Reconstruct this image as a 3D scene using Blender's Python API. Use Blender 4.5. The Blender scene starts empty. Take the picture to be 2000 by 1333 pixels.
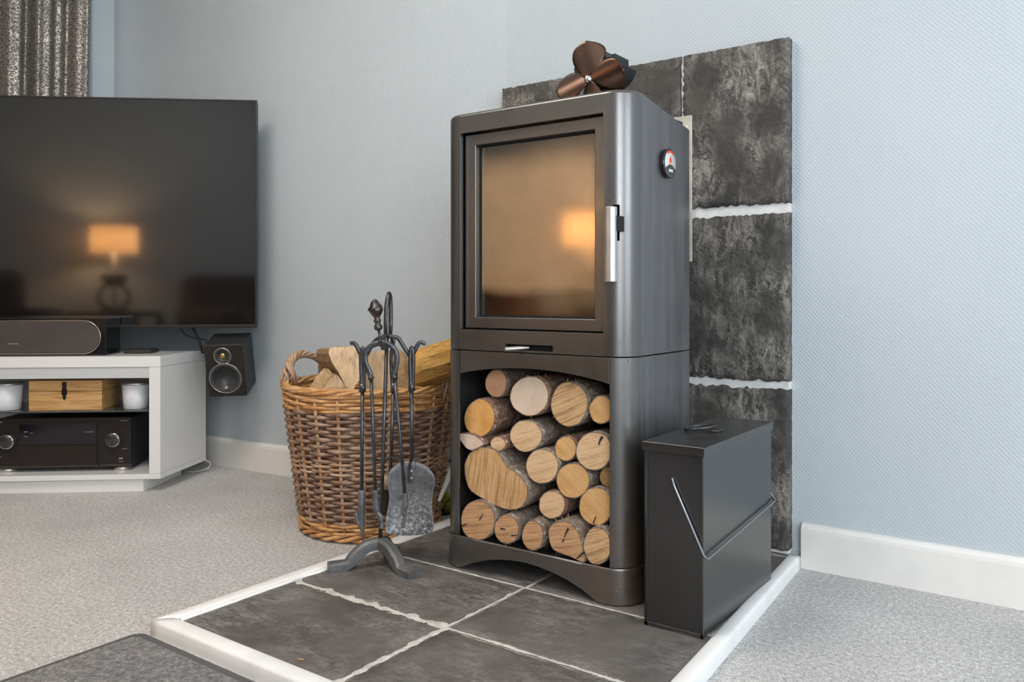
import bpy, bmesh, math, random
from mathutils import Vector, Matrix, noise
random.seed(7)
SC = bpy.context.scene
COL = SC.collection
PI = math.pi

# ---------------------------------------------------------------- camera, exposure, world, lights
YAW = math.radians(35.734); FPX = 1606.0; HOR = 575.0; CAMH = 0.65
cam = bpy.data.cameras.new('camera'); cam.sensor_fit = 'HORIZONTAL'; cam.sensor_width = 36.0
cam.lens = FPX * 36.0 / 2000.0; cam.shift_y = (HOR - 666.5) / 2000.0
cam.clip_start = 0.02
camo = bpy.data.objects.new('camera', cam); COL.objects.link(camo)
camo.location = (0, 0, CAMH); camo.rotation_euler = (PI / 2, 0, YAW)
SC.camera = camo
SC.view_settings.view_transform = 'Standard'; SC.view_settings.look = 'None'
SC.view_settings.gamma = 1.0; SC.view_settings.use_curve_mapping = False
SC.view_settings.exposure = 0.0
W = bpy.data.worlds.new('world'); SC.world = W; W.use_nodes = True
W.node_tree.nodes['Background'].inputs[0].default_value = (0.75, 0.86, 1.0, 1)
W.node_tree.nodes['Background'].inputs[1].default_value = 1.0

def area(name, loc, target, sx, sy, power, color):
    l = bpy.data.lights.new(name, 'AREA'); l.shape = 'RECTANGLE'; l.size = sx; l.size_y = sy
    l.energy = power; l.color = color
    o = bpy.data.objects.new(name, l); COL.objects.link(o); o.location = loc
    d = Vector(target) - Vector(loc); o.rotation_euler = d.to_track_quat('-Z', 'Y').to_euler()
    return o
area('window_daylight_back', (1.30, -0.77, 1.35), (1.10, 2, 1.2), 1.55, 1.45, 52, (0.93, 0.965, 1.0))
area('window_daylight_right', (2.66, 0.55, 1.35), (-2, 0.75, 1.1), 1.5, 1.45, 44, (0.84, 0.92, 1.0))
area('ceiling_light_glow', (-1.6, 0.5, 2.30), (-1.6, 0.5, 0), 0.9, 0.9, 30, (1.0, 0.92, 0.83))

# ---------------------------------------------------------------- view rays turned into points on real planes (for measured positions)
_F = Vector((-math.sin(YAW), math.cos(YAW), 0)); _R = Vector((math.cos(YAW), math.sin(YAW), 0)); _C = Vector((0, 0, CAMH))
def ray(x, y): return _F + _R * ((x - 1000) / FPX) + Vector((0, 0, (HOR - y) / FPX))
def aty(x, y, Y): r = ray(x, y); return _C + r * (Y / r.y)
def atx(x, y, X): r = ray(x, y); return _C + r * (X / r.x)
def atz(x, y, Z): r = ray(x, y); return _C + r * ((Z - CAMH) / r.z)
def atd(x, y, d): return _C + ray(x, y) * d

# ---------------------------------------------------------------- mesh helpers
class MB:
    def __init__(s): s.v = []; s.f = []; s.sm = []
    def add(s, vs, fs, smooth=False):
        b = len(s.v); s.v += [Vector(v) for v in vs]
        for f in fs: s.f.append([b + i for i in f]); s.sm.append(smooth)
        return s
    def box(s, lo, hi):
        x0, y0, z0 = lo; x1, y1, z1 = hi
        return s.add([(x0,y0,z0),(x1,y0,z0),(x1,y1,z0),(x0,y1,z0),(x0,y0,z1),(x1,y0,z1),(x1,y1,z1),(x0,y1,z1)],
              [(0,3,2,1),(4,5,6,7),(0,1,5,4),(1,2,6,5),(2,3,7,6),(3,0,4,7)])
    def tube(s, pts, rad, n=8, cap=True, closed=False, flat=1.0, up=None):
        pts = [Vector(p) for p in pts]; m = len(pts)
        if not hasattr(rad, '__len__'): rad = [rad] * m
        t0 = (pts[1] - pts[0]).normalized()
        ref = Vector(up) if up else (Vector((0,0,1)) if abs(t0.z) < .9 else Vector((1,0,0)))
        nrm = (ref - t0 * ref.dot(t0)).normalized(); vs = []
        for i, p in enumerate(pts):
            if closed: t = pts[(i+1) % m] - pts[i-1]
            else: t = pts[min(i+1, m-1)] - pts[max(i-1, 0)]
            t.normalize(); nrm = (nrm - t * nrm.dot(t)).normalized(); b = t.cross(nrm)
            for k in range(n):
                a = 2 * PI * k / n + PI / n
                vs.append(p + nrm * math.cos(a) * rad[i] + b * math.sin(a) * rad[i] * flat)
        fs = []
        for i in range(m if closed else m - 1):
            j = (i + 1) % m
            for k in range(n):
                fs.append((i*n+k, j*n+k, j*n+(k+1) % n, i*n+(k+1) % n))
        if cap and not closed:
            fs.append(tuple(range(n))); fs.append(tuple((m-1)*n + n-1-k for k in range(n)))
        return s.add(vs, fs, n > 4)
    def lathe(s, prof, n=32, o=(0,0,0), M=None, smooth=True, cap=True):
        o = Vector(o); vs = []; m = len(prof)
        for r, z in prof:
            for k in range(n):
                a = 2*PI*k/n; v = Vector((r*math.cos(a), r*math.sin(a), z))
                vs.append((M @ v if M else v) + o)
        fs = []
        for i in range(m-1):
            for k in range(n): fs.append((i*n+k, i*n+(k+1) % n, (i+1)*n+(k+1) % n, (i+1)*n+k))
        if cap and prof[0][0] > 1e-5: fs.append(tuple(n-1-k for k in range(n)))
        if cap and prof[-1][0] > 1e-5: fs.append(tuple((m-1)*n+k for k in range(n)))
        return s.add(vs, fs, smooth)
    def prism(s, poly, ext, smooth=False):
        ext = Vector(ext); n = len(poly); vs = [Vector(p) for p in poly] + [Vector(p) + ext for p in poly]
        s.add(vs, [tuple(range(n)), tuple(2*n-1-k for k in range(n))])
        s.add(vs, [(k, k+n, (k+1) % n + n, (k+1) % n) for k in range(n)], smooth)
        return s

def fin(me):
    bm = bmesh.new(); bm.from_mesh(me)
    bmesh.ops.remove_doubles(bm, verts=bm.verts, dist=1e-6)
    bmesh.ops.recalc_face_normals(bm, faces=bm.faces); bm.to_mesh(me); bm.free()

def part(name, mb, m, parent=None, world=True, bevel=0, seg=2, solid=0, fixn=True, subs=0):
    me = bpy.data.meshes.new(name); vs = mb.v
    root = parent
    while root is not None and root.parent is not None: root = root.parent
    if root is not None and world:
        inv = (Matrix.Translation(root.location) @ root.rotation_euler.to_matrix().to_4x4()).inverted()
        vs = [inv @ v for v in vs]
    me.from_pydata([tuple(v) for v in vs], [], mb.f)
    me.polygons.foreach_set('use_smooth', mb.sm)
    if fixn: fin(me)
    if isinstance(m, (list, tuple)):
        for q in m: me.materials.append(q)
    else: me.materials.append(m)
    o = bpy.data.objects.new(name, me); COL.objects.link(o)
    if parent is not None: o.parent = parent
    if solid:
        q = o.modifiers.new('solid', 'SOLIDIFY'); q.thickness = solid; q.offset = -1
    if bevel:
        q = o.modifiers.new('bevel', 'BEVEL'); q.width = bevel; q.segments = seg; q.limit_method = 'ANGLE'
        q.angle_limit = math.radians(35); q.harden_normals = False
        for p in me.polygons: p.use_smooth = True
        w = o.modifiers.new('wn', 'WEIGHTED_NORMAL'); w.keep_sharp = True
    return o

def thing(name, label, cat, loc=(0,0,0), rz=0, group=None, rot=None):
    o = bpy.data.objects.new(name, None); COL.objects.link(o); o.location = loc
    o.rotation_euler = rot if rot else (0, 0, rz); o.empty_display_size = .05
    o['label'] = label; o['category'] = cat
    if group: o['group'] = group
    return o
def solo(name, mb, m, label, cat, loc=(0,0,0), group=None, **k):
    L = Vector(loc); mb.v = [v - L for v in mb.v]
    o = part(name, mb, m, None, **k); o.location = L; o['label'] = label; o['category'] = cat
    if group: o['group'] = group
    return o
def struct(name, mb, m, parent=None, **k):
    o = part(name, mb, m, parent, **k)
    if parent is None: o['kind'] = 'structure'
    return o
def text(name, s, size, m, parent, M, ext=0.0002, shear=0.0, sx=1.0):
    cu = bpy.data.curves.new(name, 'FONT'); cu.body = s; cu.size = size; cu.extrude = ext; cu.shear = shear
    cu.align_x = 'CENTER'; cu.align_y = 'CENTER'; cu.resolution_u = 3
    t = bpy.data.objects.new(name, cu); COL.objects.link(t)
    dg = bpy.context.evaluated_depsgraph_get(); me = bpy.data.meshes.new_from_object(t.evaluated_get(dg))
    bpy.data.objects.remove(t); me.transform(M @ Matrix.Diagonal((sx, 1, 1, 1))); me.materials.clear(); me.materials.append(m)
    o = bpy.data.objects.new(name, me); COL.objects.link(o); o.parent = parent
    return o

# ---------------------------------------------------------------- materials
class NT:
    def __init__(s, name):
        s.m = bpy.data.materials.new(name); s.m.use_nodes = True; s.t = s.m.node_tree
        s.b = s.t.nodes['Principled BSDF']; s.out = s.t.nodes['Material Output']; s._tc = None
    def n(s, ty, **k):
        x = s.t.nodes.new(ty)
        for a, v in k.items(): setattr(x, a, v)
        return x
    def l(s, a, b): s.t.links.new(a, b)
    def co(s, kind='Object', scale=(1,1,1), rot=(0,0,0), loc=(0,0,0)):
        if s._tc is None: s._tc = s.n('ShaderNodeTexCoord')
        mp = s.n('ShaderNodeMapping'); mp.inputs['Scale'].default_value = scale
        mp.inputs['Rotation'].default_value = rot; mp.inputs['Location'].default_value = loc
        s.l(s._tc.outputs[kind], mp.inputs['Vector']); return mp.outputs[0]
    def noise(s, vec, scale, detail=4, rough=.55, dist=0):
        x = s.n('ShaderNodeTexNoise'); x.inputs['Scale'].default_value = scale; x.inputs['Detail'].default_value = detail
        x.inputs['Roughness'].default_value = rough; x.inputs['Distortion'].default_value = dist
        s.l(vec, x.inputs['Vector']); return x.outputs['Fac']
    def ramp(s, fac, stops, interp='LINEAR'):
        x = s.n('ShaderNodeValToRGB'); e = x.color_ramp.elements; x.color_ramp.interpolation = interp
        while len(e) < len(stops): e.new(.5)
        for i, (p, c) in enumerate(stops):
            e[i].position = p; e[i].color = (c, c, c, 1) if not hasattr(c, '__len__') else (*c, 1)
        s.l(fac, x.inputs['Fac']); return x.outputs['Color']
    def mix(s, fac, a, b, mode='MIX'):
        x = s.n('ShaderNodeMix', data_type='RGBA', blend_type=mode)
        for sock, v in ((x.inputs['Factor'], fac), (x.inputs[6], a), (x.inputs[7], b)):
            if hasattr(v, 'links') or hasattr(v, 'is_linked'): s.l(v, sock)
            elif hasattr(v, '__len__'): sock.default_value = (*v, 1)
            else: sock.default_value = v
        return x.outputs[2]
    def math(s, op, a, b=None, c=None):
        x = s.n('ShaderNodeMath', operation=op)
        for i, v in enumerate((a, b, c)):
            if v is None: continue
            if hasattr(v, 'is_linked'): s.l(v, x.inputs[i])
            else: x.inputs[i].default_value = v
        return x.outputs[0]
    def bump(s, h, strength=.3, dist=.001, prev=None):
        x = s.n('ShaderNodeBump'); x.inputs['Strength'].default_value = strength; x.inputs['Distance'].default_value = dist
        s.l(h, x.inputs['Height'])
        if prev is not None: s.l(prev, x.inputs['Normal'])
        return x.outputs[0]
    def done(s, color=None, rough=None, metal=None, normal=None, spec=None, **k):
        b = s.b
        def put(nm, v):
            if v is None: return
            if hasattr(v, 'is_linked'): s.l(v, b.inputs[nm])
            else: b.inputs[nm].default_value = (*v, 1) if hasattr(v, '__len__') and len(v) == 3 else v
        put('Base Color', color); put('Roughness', rough); put('Metallic', metal); put('Specular IOR Level', spec)
        if normal is not None: s.l(normal, b.inputs['Normal'])
        for a, v in k.items(): put(a, v)
        return s.m

def simple(name, col, rough=.5, metal=0.0, var=.0, vs=12, bump=0, bs=200, **k):
    t = NT(name); c = t.co(); base = col; nr = None
    if var:
        f = t.noise(c, vs, 5)
        base = t.mix(t.ramp(f, [(.3, 0.), (.7, 1.)]), tuple(x*(1-var) for x in col), tuple(min(1, x*(1+var)) for x in col))
    if bump: nr = t.bump(t.noise(c, bs, 3), bump, .001)
    return t.done(base, rough, metal, nr, **k)

# wallpaper: pale blue, embossed woven dots
def wallpaper():
    t = NT('painted_embossed_wallpaper'); c = t.co()
    sp = t.n('ShaderNodeSeparateXYZ'); t.l(c, sp.inputs[0])
    s = t.math('ADD', sp.outputs[0], sp.outputs[1])
    wb = t.math('MULTIPLY', t.noise(c, 40, 2), .5)
    a = t.math('SINE', t.math('ADD', t.math('MULTIPLY', s, 2*PI/.0098), t.math('ADD', t.math('MULTIPLY', sp.outputs[2], 2*PI/.0105), wb)))
    b = t.math('SINE', t.math('SUBTRACT', t.math('MULTIPLY', s, 2*PI/.0098), t.math('MULTIPLY', sp.outputs[2], 2*PI/.0105)))
    h = t.math('ADD', t.math('MULTIPLY', a, .5), t.math('MULTIPLY', b, .5))
    h = t.math('ADD', h, t.math('MULTIPLY', t.noise(c, 260, 2), .5))
    fade = t.ramp(t.noise(c, 2.2, 3), [(.3, .55), (.7, 1.)])
    n1 = t.bump(t.math('MULTIPLY', h, fade), .45, .0011)
    n2 = t.bump(t.noise(c, 9, 3), .12, .01, n1)
    col = t.mix(t.ramp(t.noise(c, 1.4, 4), [(.3, 0.), (.7, 1.)]), (.490, .545, .580), (.535, .590, .622))
    # scuffs
    sc = t.noise(t.co(scale=(1, 1, 3)), 7, 6, .7)
    col = t.mix(t.ramp(sc, [(.66, 0.), (.80, .28)]), col, (.33, .34, .34))
    return t.done(col, .62, 0, n2, spec=.35)

def carpet(name, c1, c2, c3, scale=260, bl=(1., 1., 1.)):
    t = NT(name); c = t.co()
    f = t.noise(c, scale, 3, .75); f2 = t.noise(c, scale*.42, 2, .6)
    g = t.math('ADD', t.math('MULTIPLY', f, .65), t.math('MULTIPLY', f2, .35))
    col = t.ramp(g, [(.38, c1), (.5, c2), (.61, c3)])
    big = t.ramp(t.noise(c, 3.2, 4), [(.35, .86), (.65, 1.06)])
    col = t.mix(1.0, col, big, 'MULTIPLY')
    return t.done(col, .95, 0, t.bump(g, .8, .005), spec=.15, **{'Sheen Weight': .25, 'Sheen Roughness': .6})

def slate(name, dark, mid, pale, seed, rough=(.42, .68), amount=.6, sc=1.0, bumps=.6):
    t = NT(name)
    oi = t.n('ShaderNodeObjectInfo'); c0 = t.co()
    add = t.n('ShaderNodeVectorMath', operation='ADD'); t.l(c0, add.inputs[0])
    cmb = t.n('ShaderNodeCombineXYZ'); r = t.math('MULTIPLY', oi.outputs['Random'], 37.0)
    for i in range(3): t.l(r, cmb.inputs[i])
    t.l(cmb.outputs[0], add.inputs[1]); c = add.outputs[0]
    big = t.noise(c, 5*sc, 6, .62, .6); fine = t.noise(c, 34*sc, 8, .72, 1.2); hair = t.noise(c, 120*sc, 5, .7, 2.5)
    col = t.mix(t.ramp(big, [(.32, 0.), (.68, 1.)]), dark, mid)
    patch = t.noise(c, 7*sc, 3, .5); 
    mp2 = t.n('ShaderNodeMapping'); mp2.inputs['Scale'].default_value = (1, 2.6, 1) if seed == 1 else (1.6, 1, .8); mp2.inputs['Rotation'].default_value = (.5, .6, .7); t.l(c, mp2.inputs['Vector'])
    scuff = t.noise(mp2.outputs[0], 26*sc, 9, .78, .9)
    pm = t.ramp(patch, [(.40, .05), (.62, 1.)])
    msk = t.math('MULTIPLY', t.math('MULTIPLY', pm, t.ramp(scuff, [(.44, 0.), (.66, 1.)])), amount)
    col = t.mix(msk, col, pale)
    mp3 = t.n('ShaderNodeMapping'); mp3.inputs['Scale'].default_value = (1, 1, 1); mp3.inputs['Rotation'].default_value = (.2, .9, .4); t.l(c, mp3.inputs['Vector'])
    wv = t.n('ShaderNodeTexWave'); wv.inputs['Scale'].default_value = 30*sc; wv.inputs['Distortion'].default_value = 9; wv.inputs['Detail'].default_value = 6; wv.inputs['Detail Scale'].default_value = 3.0; t.l(mp3.outputs[0], wv.inputs['Vector'])
    scr = t.math('MULTIPLY', t.ramp(wv.outputs['Fac'], [(.93, 0.), (1., 1.)]), t.math('MULTIPLY', t.math('MULTIPLY', pm, t.ramp(hair, [(.42, 0.), (.6, 1.)])), amount*.55))
    col = t.mix(scr, col, tuple(min(1, x*1.7) for x in pale))
    ro = t.ramp(fine, [(.3, rough[0]), (.7, rough[1])])
    nn = t.bump(fine, bumps, .0045); nn = t.bump(hair, bumps*.3, .0007, nn)
    return t.done(col, ro, 0, nn, spec=.45)

M = {}
M['wall'] = wallpaper()
M['white_paint'] = simple('white_gloss_paint', (.80, .78, .74), .38, var=.05, vs=9, bump=.25, bs=35)
M['grey_white_paint'] = simple('hearth_white_paint', (.84, .835, .82), .42, var=.06, vs=14, bump=.35, bs=30)
M['mortar'] = simple('pale_mortar', (.56, .53, .49), .85, var=.25, vs=40, bump=.8, bs=110)
M['white_mortar'] = simple('white_painted_mortar', (.72, .72, .71), .7, var=.12, vs=30, bump=.9, bs=60)
M['carpet'] = carpet('grey_fleck_carpet', (.27, .26, .25), (.50, .485, .47), (.78, .765, .75))
M['mat_pile'] = carpet('charcoal_mat_pile', (.055, .052, .05), (.135, .127, .122), (.27, .255, .245), 190)
M['mat_rubber'] = simple('mat_rubber_edge', (.085, .085, .088), .75, bump=.3, bs=400)
M['hearth_slate'] = slate('hearth_slate', (.072, .064, .059), (.155, .142, .132), (.36, .34, .32), 1, (.36, .56), .62, .9, .4)
M['wall_slate'] = slate('riven_wall_slate', (.026, .025, .024), (.070, .063, .054), (.42, .385, .34), 2, (.40, .66), 1.0, 1.0, .95)

def cast(name, c1, c2, rough=.42, rust=0.):
    t = NT(name); c = t.co()
    col = t.mix(t.ramp(t.noise(c, 6, 5), [(.3, 0.), (.7, 1.)]), c1, c2)
    if name == 'stove_side_steel':
        st = t.noise(t.co(scale=(1, 14, 1.2)), 3, 5, .6); col = t.mix(t.ramp(st, [(.40, 0.), (.68, .35)]), col, (.14, .14, .15))
    if rust:
        sp = t.n('ShaderNodeSeparateXYZ'); t.l(c, sp.inputs[0])
        zz = t.n('ShaderNodeMapRange'); t.l(sp.outputs[2], zz.inputs[0]); zz.inputs[1].default_value = .30; zz.inputs[2].default_value = .05
        xx = t.n('ShaderNodeMapRange'); t.l(sp.outputs[0], xx.inputs[0]); xx.inputs[1].default_value = .10; xx.inputs[2].default_value = .22
        k = t.math('MULTIPLY', t.math('MULTIPLY', zz.outputs[0], xx.outputs[0]), t.ramp(t.noise(c, 26, 6, .7), [(.40, 0.), (.62, 1.)]))
        col = t.mix(t.math('MULTIPLY', k, rust), col, (.115, .060, .028))
        dust = t.math('MULTIPLY', t.ramp(t.noise(c, 400, 2), [(.58, 0.), (.70, 1.)]), t.math('MULTIPLY', zz.outputs[0], xx.outputs[0]))
        col = t.mix(t.math('MULTIPLY', dust, .6), col, (.32, .22, .14))
    n = t.bump(t.noise(c, 620, 3, .6), .35, .00016)
    ro = t.ramp(t.noise(c, 9, 5), [(.3, rough-.05), (.7, rough+.08)])
    return t.done(col, ro, .0, n, spec=.5, IOR=2.15)
M['iron'] = cast('matt_black_stove_paint', (.027, .0225, .019), (.040, .034, .029), .29)
M['iron_base'] = cast('stove_base_paint', (.034, .029, .025), (.050, .043, .037), .33, rust=.85)
M['steel_side'] = cast('stove_side_steel', (.038, .037, .039), (.058, .057, .060), .34)
M['dark_inside'] = simple('sooty_inside', (.022, .021, .020), .8, var=.5, vs=30, bump=.4, bs=150)
M['black'] = simple('black_void', (.006, .006, .006), .8)
M['vermiculite'] = simple('firebox_board', (.76, .50, .27), .9, var=.14, vs=5, bump=.5, bs=90)
M['ash'] = simple('ash_bed', (.022, .014, .011), .95, var=.5, vs=30, bump=.9, bs=60)
M['brushed'] = simple('brushed_steel', (.62, .60, .57), .42, 1.0, var=.08, vs=20)
M['chrome'] = simple('chrome', (.80, .80, .80), .12, 1.0)
M['forged'] = simple('forged_black_iron', (.090, .092, .098), .32, .7, var=.35, vs=40, bump=.5, bs=260)
M['galv'] = simple('cream_painted_plate', (.52, .49, .42), .45, .1, var=.2, vs=18)
def sooty_glass():
    t = NT('sooty_stove_glass'); c = t.co()
    tr = t.n('ShaderNodeBsdfTransparent'); tr.inputs[0].default_value = (.90, .80, .68, 1)
    gl = t.n('ShaderNodeBsdfGlossy'); gl.inputs['Roughness'].default_value = .09; gl.inputs[0].default_value = (1, .93, .84, 1)
    df = t.n('ShaderNodeBsdfDiffuse'); df.inputs[0].default_value = (.30, .22, .15, 1)
    tn = t.n('ShaderNodeBsdfTranslucent'); tn.inputs[0].default_value = (.3, .22, .15, 1)
    fr = t.n('ShaderNodeFresnel'); fr.inputs[0].default_value = 1.75
    m1 = t.n('ShaderNodeMixShader'); m2 = t.n('ShaderNodeMixShader')
    sp = t.n('ShaderNodeSeparateXYZ'); t.l(c, sp.inputs[0])
    wob = t.math('MULTIPLY', t.noise(c, 6, 4), .05)
    def mr(sock, a, b, lo=0., hi=1.):
        x = t.n('ShaderNodeMapRange', interpolation_type='SMOOTHSTEP'); t.l(sock, x.inputs[0])
        for i_, v_ in enumerate((a, b, lo, hi)): x.inputs[1+i_].default_value = v_
        return x.outputs[0]
    zz = t.math('ADD', sp.outputs[2], wob)
    tan_glow = mr(zz, .640, .675, .04, 1.)          # soot tinted tan to paint in the lit firebox and reflected wall
    top = mr(zz, .905, .985)                    # darker soot towards the top
    df2 = t.mix(top, (.56, .345, .18), (.10, .070, .048)); t.l(df2, df.inputs[0])
    d = t.math('MULTIPLY', t.ramp(t.noise(c, 7, 7, .6), [(.3, .44), (.7, .56)]), tan_glow)
    t.l(d, m1.inputs[0]); t.l(tr.outputs[0], m1.inputs[1]); t.l(df.outputs[0], m1.inputs[2])
    t.l(t.math('MULTIPLY', fr.outputs[0], 1.3), m2.inputs[0]); t.l(m1.outputs[0], m2.inputs[1]); t.l(gl.outputs[0], m2.inputs[2])
    t.l(m2.outputs[0], t.out.inputs[0]); return t.m
M['stove_glass'] = sooty_glass()
def shovel_mat():
    t = NT('ash_dusted_steel'); c = t.co()
    sp = t.n('ShaderNodeSeparateXYZ'); t.l(c, sp.inputs[0])
    zz = t.n('ShaderNodeMapRange'); t.l(sp.outputs[2], zz.inputs[0]); zz.inputs[1].default_value = -.36; zz.inputs[2].default_value = -.47
    k = t.math('MULTIPLY', t.ramp(t.noise(c, 130, 10, .82, 0), [(.47, 0.), (.60, 1.)]), t.math('ADD', t.math('MULTIPLY', zz.outputs[0], .8), .12))
    col = t.mix(k, t.mix(t.ramp(t.noise(c, 18, 5), [(.3, 0.), (.7, 1.)]), (.08, .081, .084), (.19, .19, .195)), (.78, .77, .76))
    return t.done(col, t.ramp(k, [(0, .42), (1., .8)]), .35, t.bump(t.noise(c, 120, 5), .5, .001))
M['shovel'] = shovel_mat()

def wood_end(name, c1, c2, ang, saw=.6, pitch=.0042, ring=.35):
    t = NT(name); oi = t.n('ShaderNodeObjectInfo')
    c = t.co(rot=(0, ang, 0)); sp = t.n('ShaderNodeSeparateXYZ'); t.l(c, sp.inputs[0])
    wob = t.noise(c, 14, 3)
    warp = t.n('ShaderNodeVectorMath', operation='ADD'); wn_ = t.n('ShaderNodeTexNoise'); wn_.inputs['Scale'].default_value = 11; wn_.inputs['Detail'].default_value = 2; t.l(c, wn_.inputs['Vector'])
    wsc = t.n('ShaderNodeVectorMath', operation='SCALE'); wsc.inputs['Scale'].default_value = .012; t.l(wn_.outputs['Color'], wsc.inputs[0]); t.l(c, warp.inputs[0]); t.l(wsc.outputs[0], warp.inputs[1])
    wm = t.n('ShaderNodeMapping'); wm.inputs['Scale'].default_value = (9, 40, 1.35/pitch); t.l(warp.outputs[0], wm.inputs['Vector'])
    s2 = t.ramp(t.noise(wm.outputs[0], 1.0, 6, .62), [(.40, 0.), (.60, 1.)])
    fine = t.noise(t.co(rot=(0, ang, 0), scale=(12, 60, 160)), 2.5, 4, .7)
    r = t.math('SQRT', t.math('ADD', t.math('POWER', sp.outputs[0], 2.0), t.math('POWER', sp.outputs[2], 2.0)))
    rg = t.math('SINE', t.math('ADD', t.math('MULTIPLY', r, 2*PI/.0062), t.math('MULTIPLY', wob, 5.0)))
    blot = t.noise(c, 22, 5, .6)
    col = t.mix(t.ramp(blot, [(.32, 0.), (.68, 1.)]), c1, c2)
    dk = tuple(x*.58 for x in c2)
    col = t.mix(t.math('MULTIPLY', t.ramp(s2, [(.35, 0.), (.95, 1.)]), t.math('MULTIPLY', t.ramp(fine, [(.30, .45), (.60, 1.)]), min(1.0, saw*1.15))), col, dk)
    col = t.mix(t.math('MULTIPLY', t.ramp(rg, [(.5, 0.), (1., 1.)]), ring*.22), col, tuple(x*.62 for x in c2))
    rim = t.ramp(r, [(.0, 0.), (1., 1.)])
    h = t.math('ADD', t.math('MULTIPLY', s2, -saw*.6), fine)
    return t.done(col, .78, 0, t.bump(h, .55, .0015), spec=.2)
ENDS = {
 'peach': wood_end('end_grain_peach', (0.711, 0.415, 0.253), (0.617, 0.336, 0.189), .3, .15, .004, .2),
 'pale': wood_end('end_grain_pale_grey', (0.735, 0.583, 0.459), (0.664, 0.504, 0.379), 1.2, .12, .005, .25),
 'sawn': wood_end('end_grain_sawn', (0.711, 0.471, 0.253), (0.593, 0.359, 0.172), .45, .9, .0055, .3),
 'orange': wood_end('end_grain_orange', (0.782, 0.448, 0.179), (0.652, 0.303, 0.074), 1.55, .18, .008, .5),
 'cream': wood_end('end_grain_cream', (0.782, 0.538, 0.333), (0.687, 0.448, 0.240), .35, .45, .005, .2),
 'honey': wood_end('end_grain_honey', (0.747, 0.460, 0.218), (0.641, 0.359, 0.138), -.6, .25, .006, .3),
 'upright': wood_end('end_grain_upright_saw', (0.711, 0.448, 0.230), (0.593, 0.336, 0.143), 1.45, .85, .0052, .15),
 'tan': wood_end('end_grain_tan', (0.652, 0.382, 0.206), (0.545, 0.303, 0.149), .25, .8, .0048, .5),
}
def bark(name, c1, c2, c3):
    t = NT(name); oi = t.n('ShaderNodeObjectInfo'); c = t.co()
    f = t.noise(c, 22, 6, .65); g = t.noise(c, 85, 6, .7)
    col = t.mix(t.ramp(f, [(.36, 0.), (.6, 1.)]), c1, c2); col = t.mix(t.ramp(g, [(.52, 0.), (.64, .85)]), col, c3)
    n = t.bump(g, .9, .004); return t.done(col, .85, 0, n, spec=.2)
M['bark'] = bark('grey_brown_bark', (.16, .115, .085), (.26, .20, .16), (.48, .44, .38))
M['bark_red'] = bark('reddish_bark', (.17, .085, .055), (.28, .17, .12), (.50, .44, .38))
M['bark_rim'] = simple('cut_bark_rim', (.24, .11, .055), .9, var=.4, vs=60, bump=.6, bs=200)
M['lichen'] = simple('frayed_bark_fibre', (.42, .31, .18), .95, var=.3, vs=90)

def split_wood(name, c1, c2, axis=0, sc=1.0, dk=.55, rot=(0, 0, 0)):
    t = NT(name); s = [11, 11, 11]; s[axis] = 1.0
    c = t.co(scale=tuple(s), rot=rot); f = t.noise(c, 9*sc, 6, .7, .5); g = t.noise(c, 2.2*sc, 3)
    col = t.mix(t.ramp(f, [(.35, 0.), (.6, 1.)]), tuple(x*dk for x in c2), c1); col = t.mix(t.ramp(g, [(.35, 0.), (.7, .6)]), col, c2)
    return t.done(col, .75, 0, t.bump(f, .8, .003), spec=.25)
M['split_face'] = split_wood('split_log_cut_face', (.78, .58, .37), (.68, .47, .27), 2, 1.1, .62, (.2, .9, .5))
M['split_side'] = split_wood('split_log_side', (.50, .34, .20), (.36, .21, .11), 1, 1.0, .5)
M['split_face_b'] = split_wood('split_log_cut_face_warm', (.76, .53, .30), (.66, .42, .20), 0, 1.0, .66, (.5, -.4, .5))
M['split_long'] = split_wood('split_log_long_grain', (.72, .42, .13), (.64, .34, .08), 0, 1.9, .36)
def wicker(name, pal, sc=26):
    t = NT(name); oi = t.n('ShaderNodeObjectInfo'); c0 = t.co()
    add = t.n('ShaderNodeVectorMath', operation='ADD'); t.l(c0, add.inputs[0]); cm = t.n('ShaderNodeCombineXYZ')
    rr = t.math('MULTIPLY', oi.outputs['Random'], 9.0); t.l(rr, cm.inputs[0]); t.l(rr, cm.inputs[1]); t.l(cm.outputs[0], add.inputs[1])
    f = t.noise(add.outputs[0], sc, 3, .6)
    col = t.ramp(f, [(.30, pal[0]), (.46, pal[1]), (.60, pal[2]), (.74, pal[3])])
    f2 = t.ramp(t.noise(add.outputs[0], 220, 3), [(.3, .82), (.7, 1.15)])
    col = t.mix(1., col, f2, 'MULTIPLY')
    return t.done(col, .48, 0, t.bump(t.noise(add.outputs[0], 180, 3), .35, .001), spec=.45)
M['weaver'] = wicker('brown_willow', [(.12, .060, .040), (.25, .145, .095), (.37, .245, .17), (.46, .33, .24)])
M['willow'] = wicker('buff_willow', [(.40, .18, .06), (.58, .29, .10), (.68, .40, .18), (.66, .48, .31)], 30)
M['stake'] = wicker('orange_willow_stake', [(.58, .25, .09), (.66, .33, .14), (.70, .42, .22), (.62, .44, .28)], 18)
M['handle_willow'] = wicker('handle_willow', [(.32, .16, .075), (.44, .26, .15), (.52, .36, .25), (.46, .28, .16)], 14)

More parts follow.
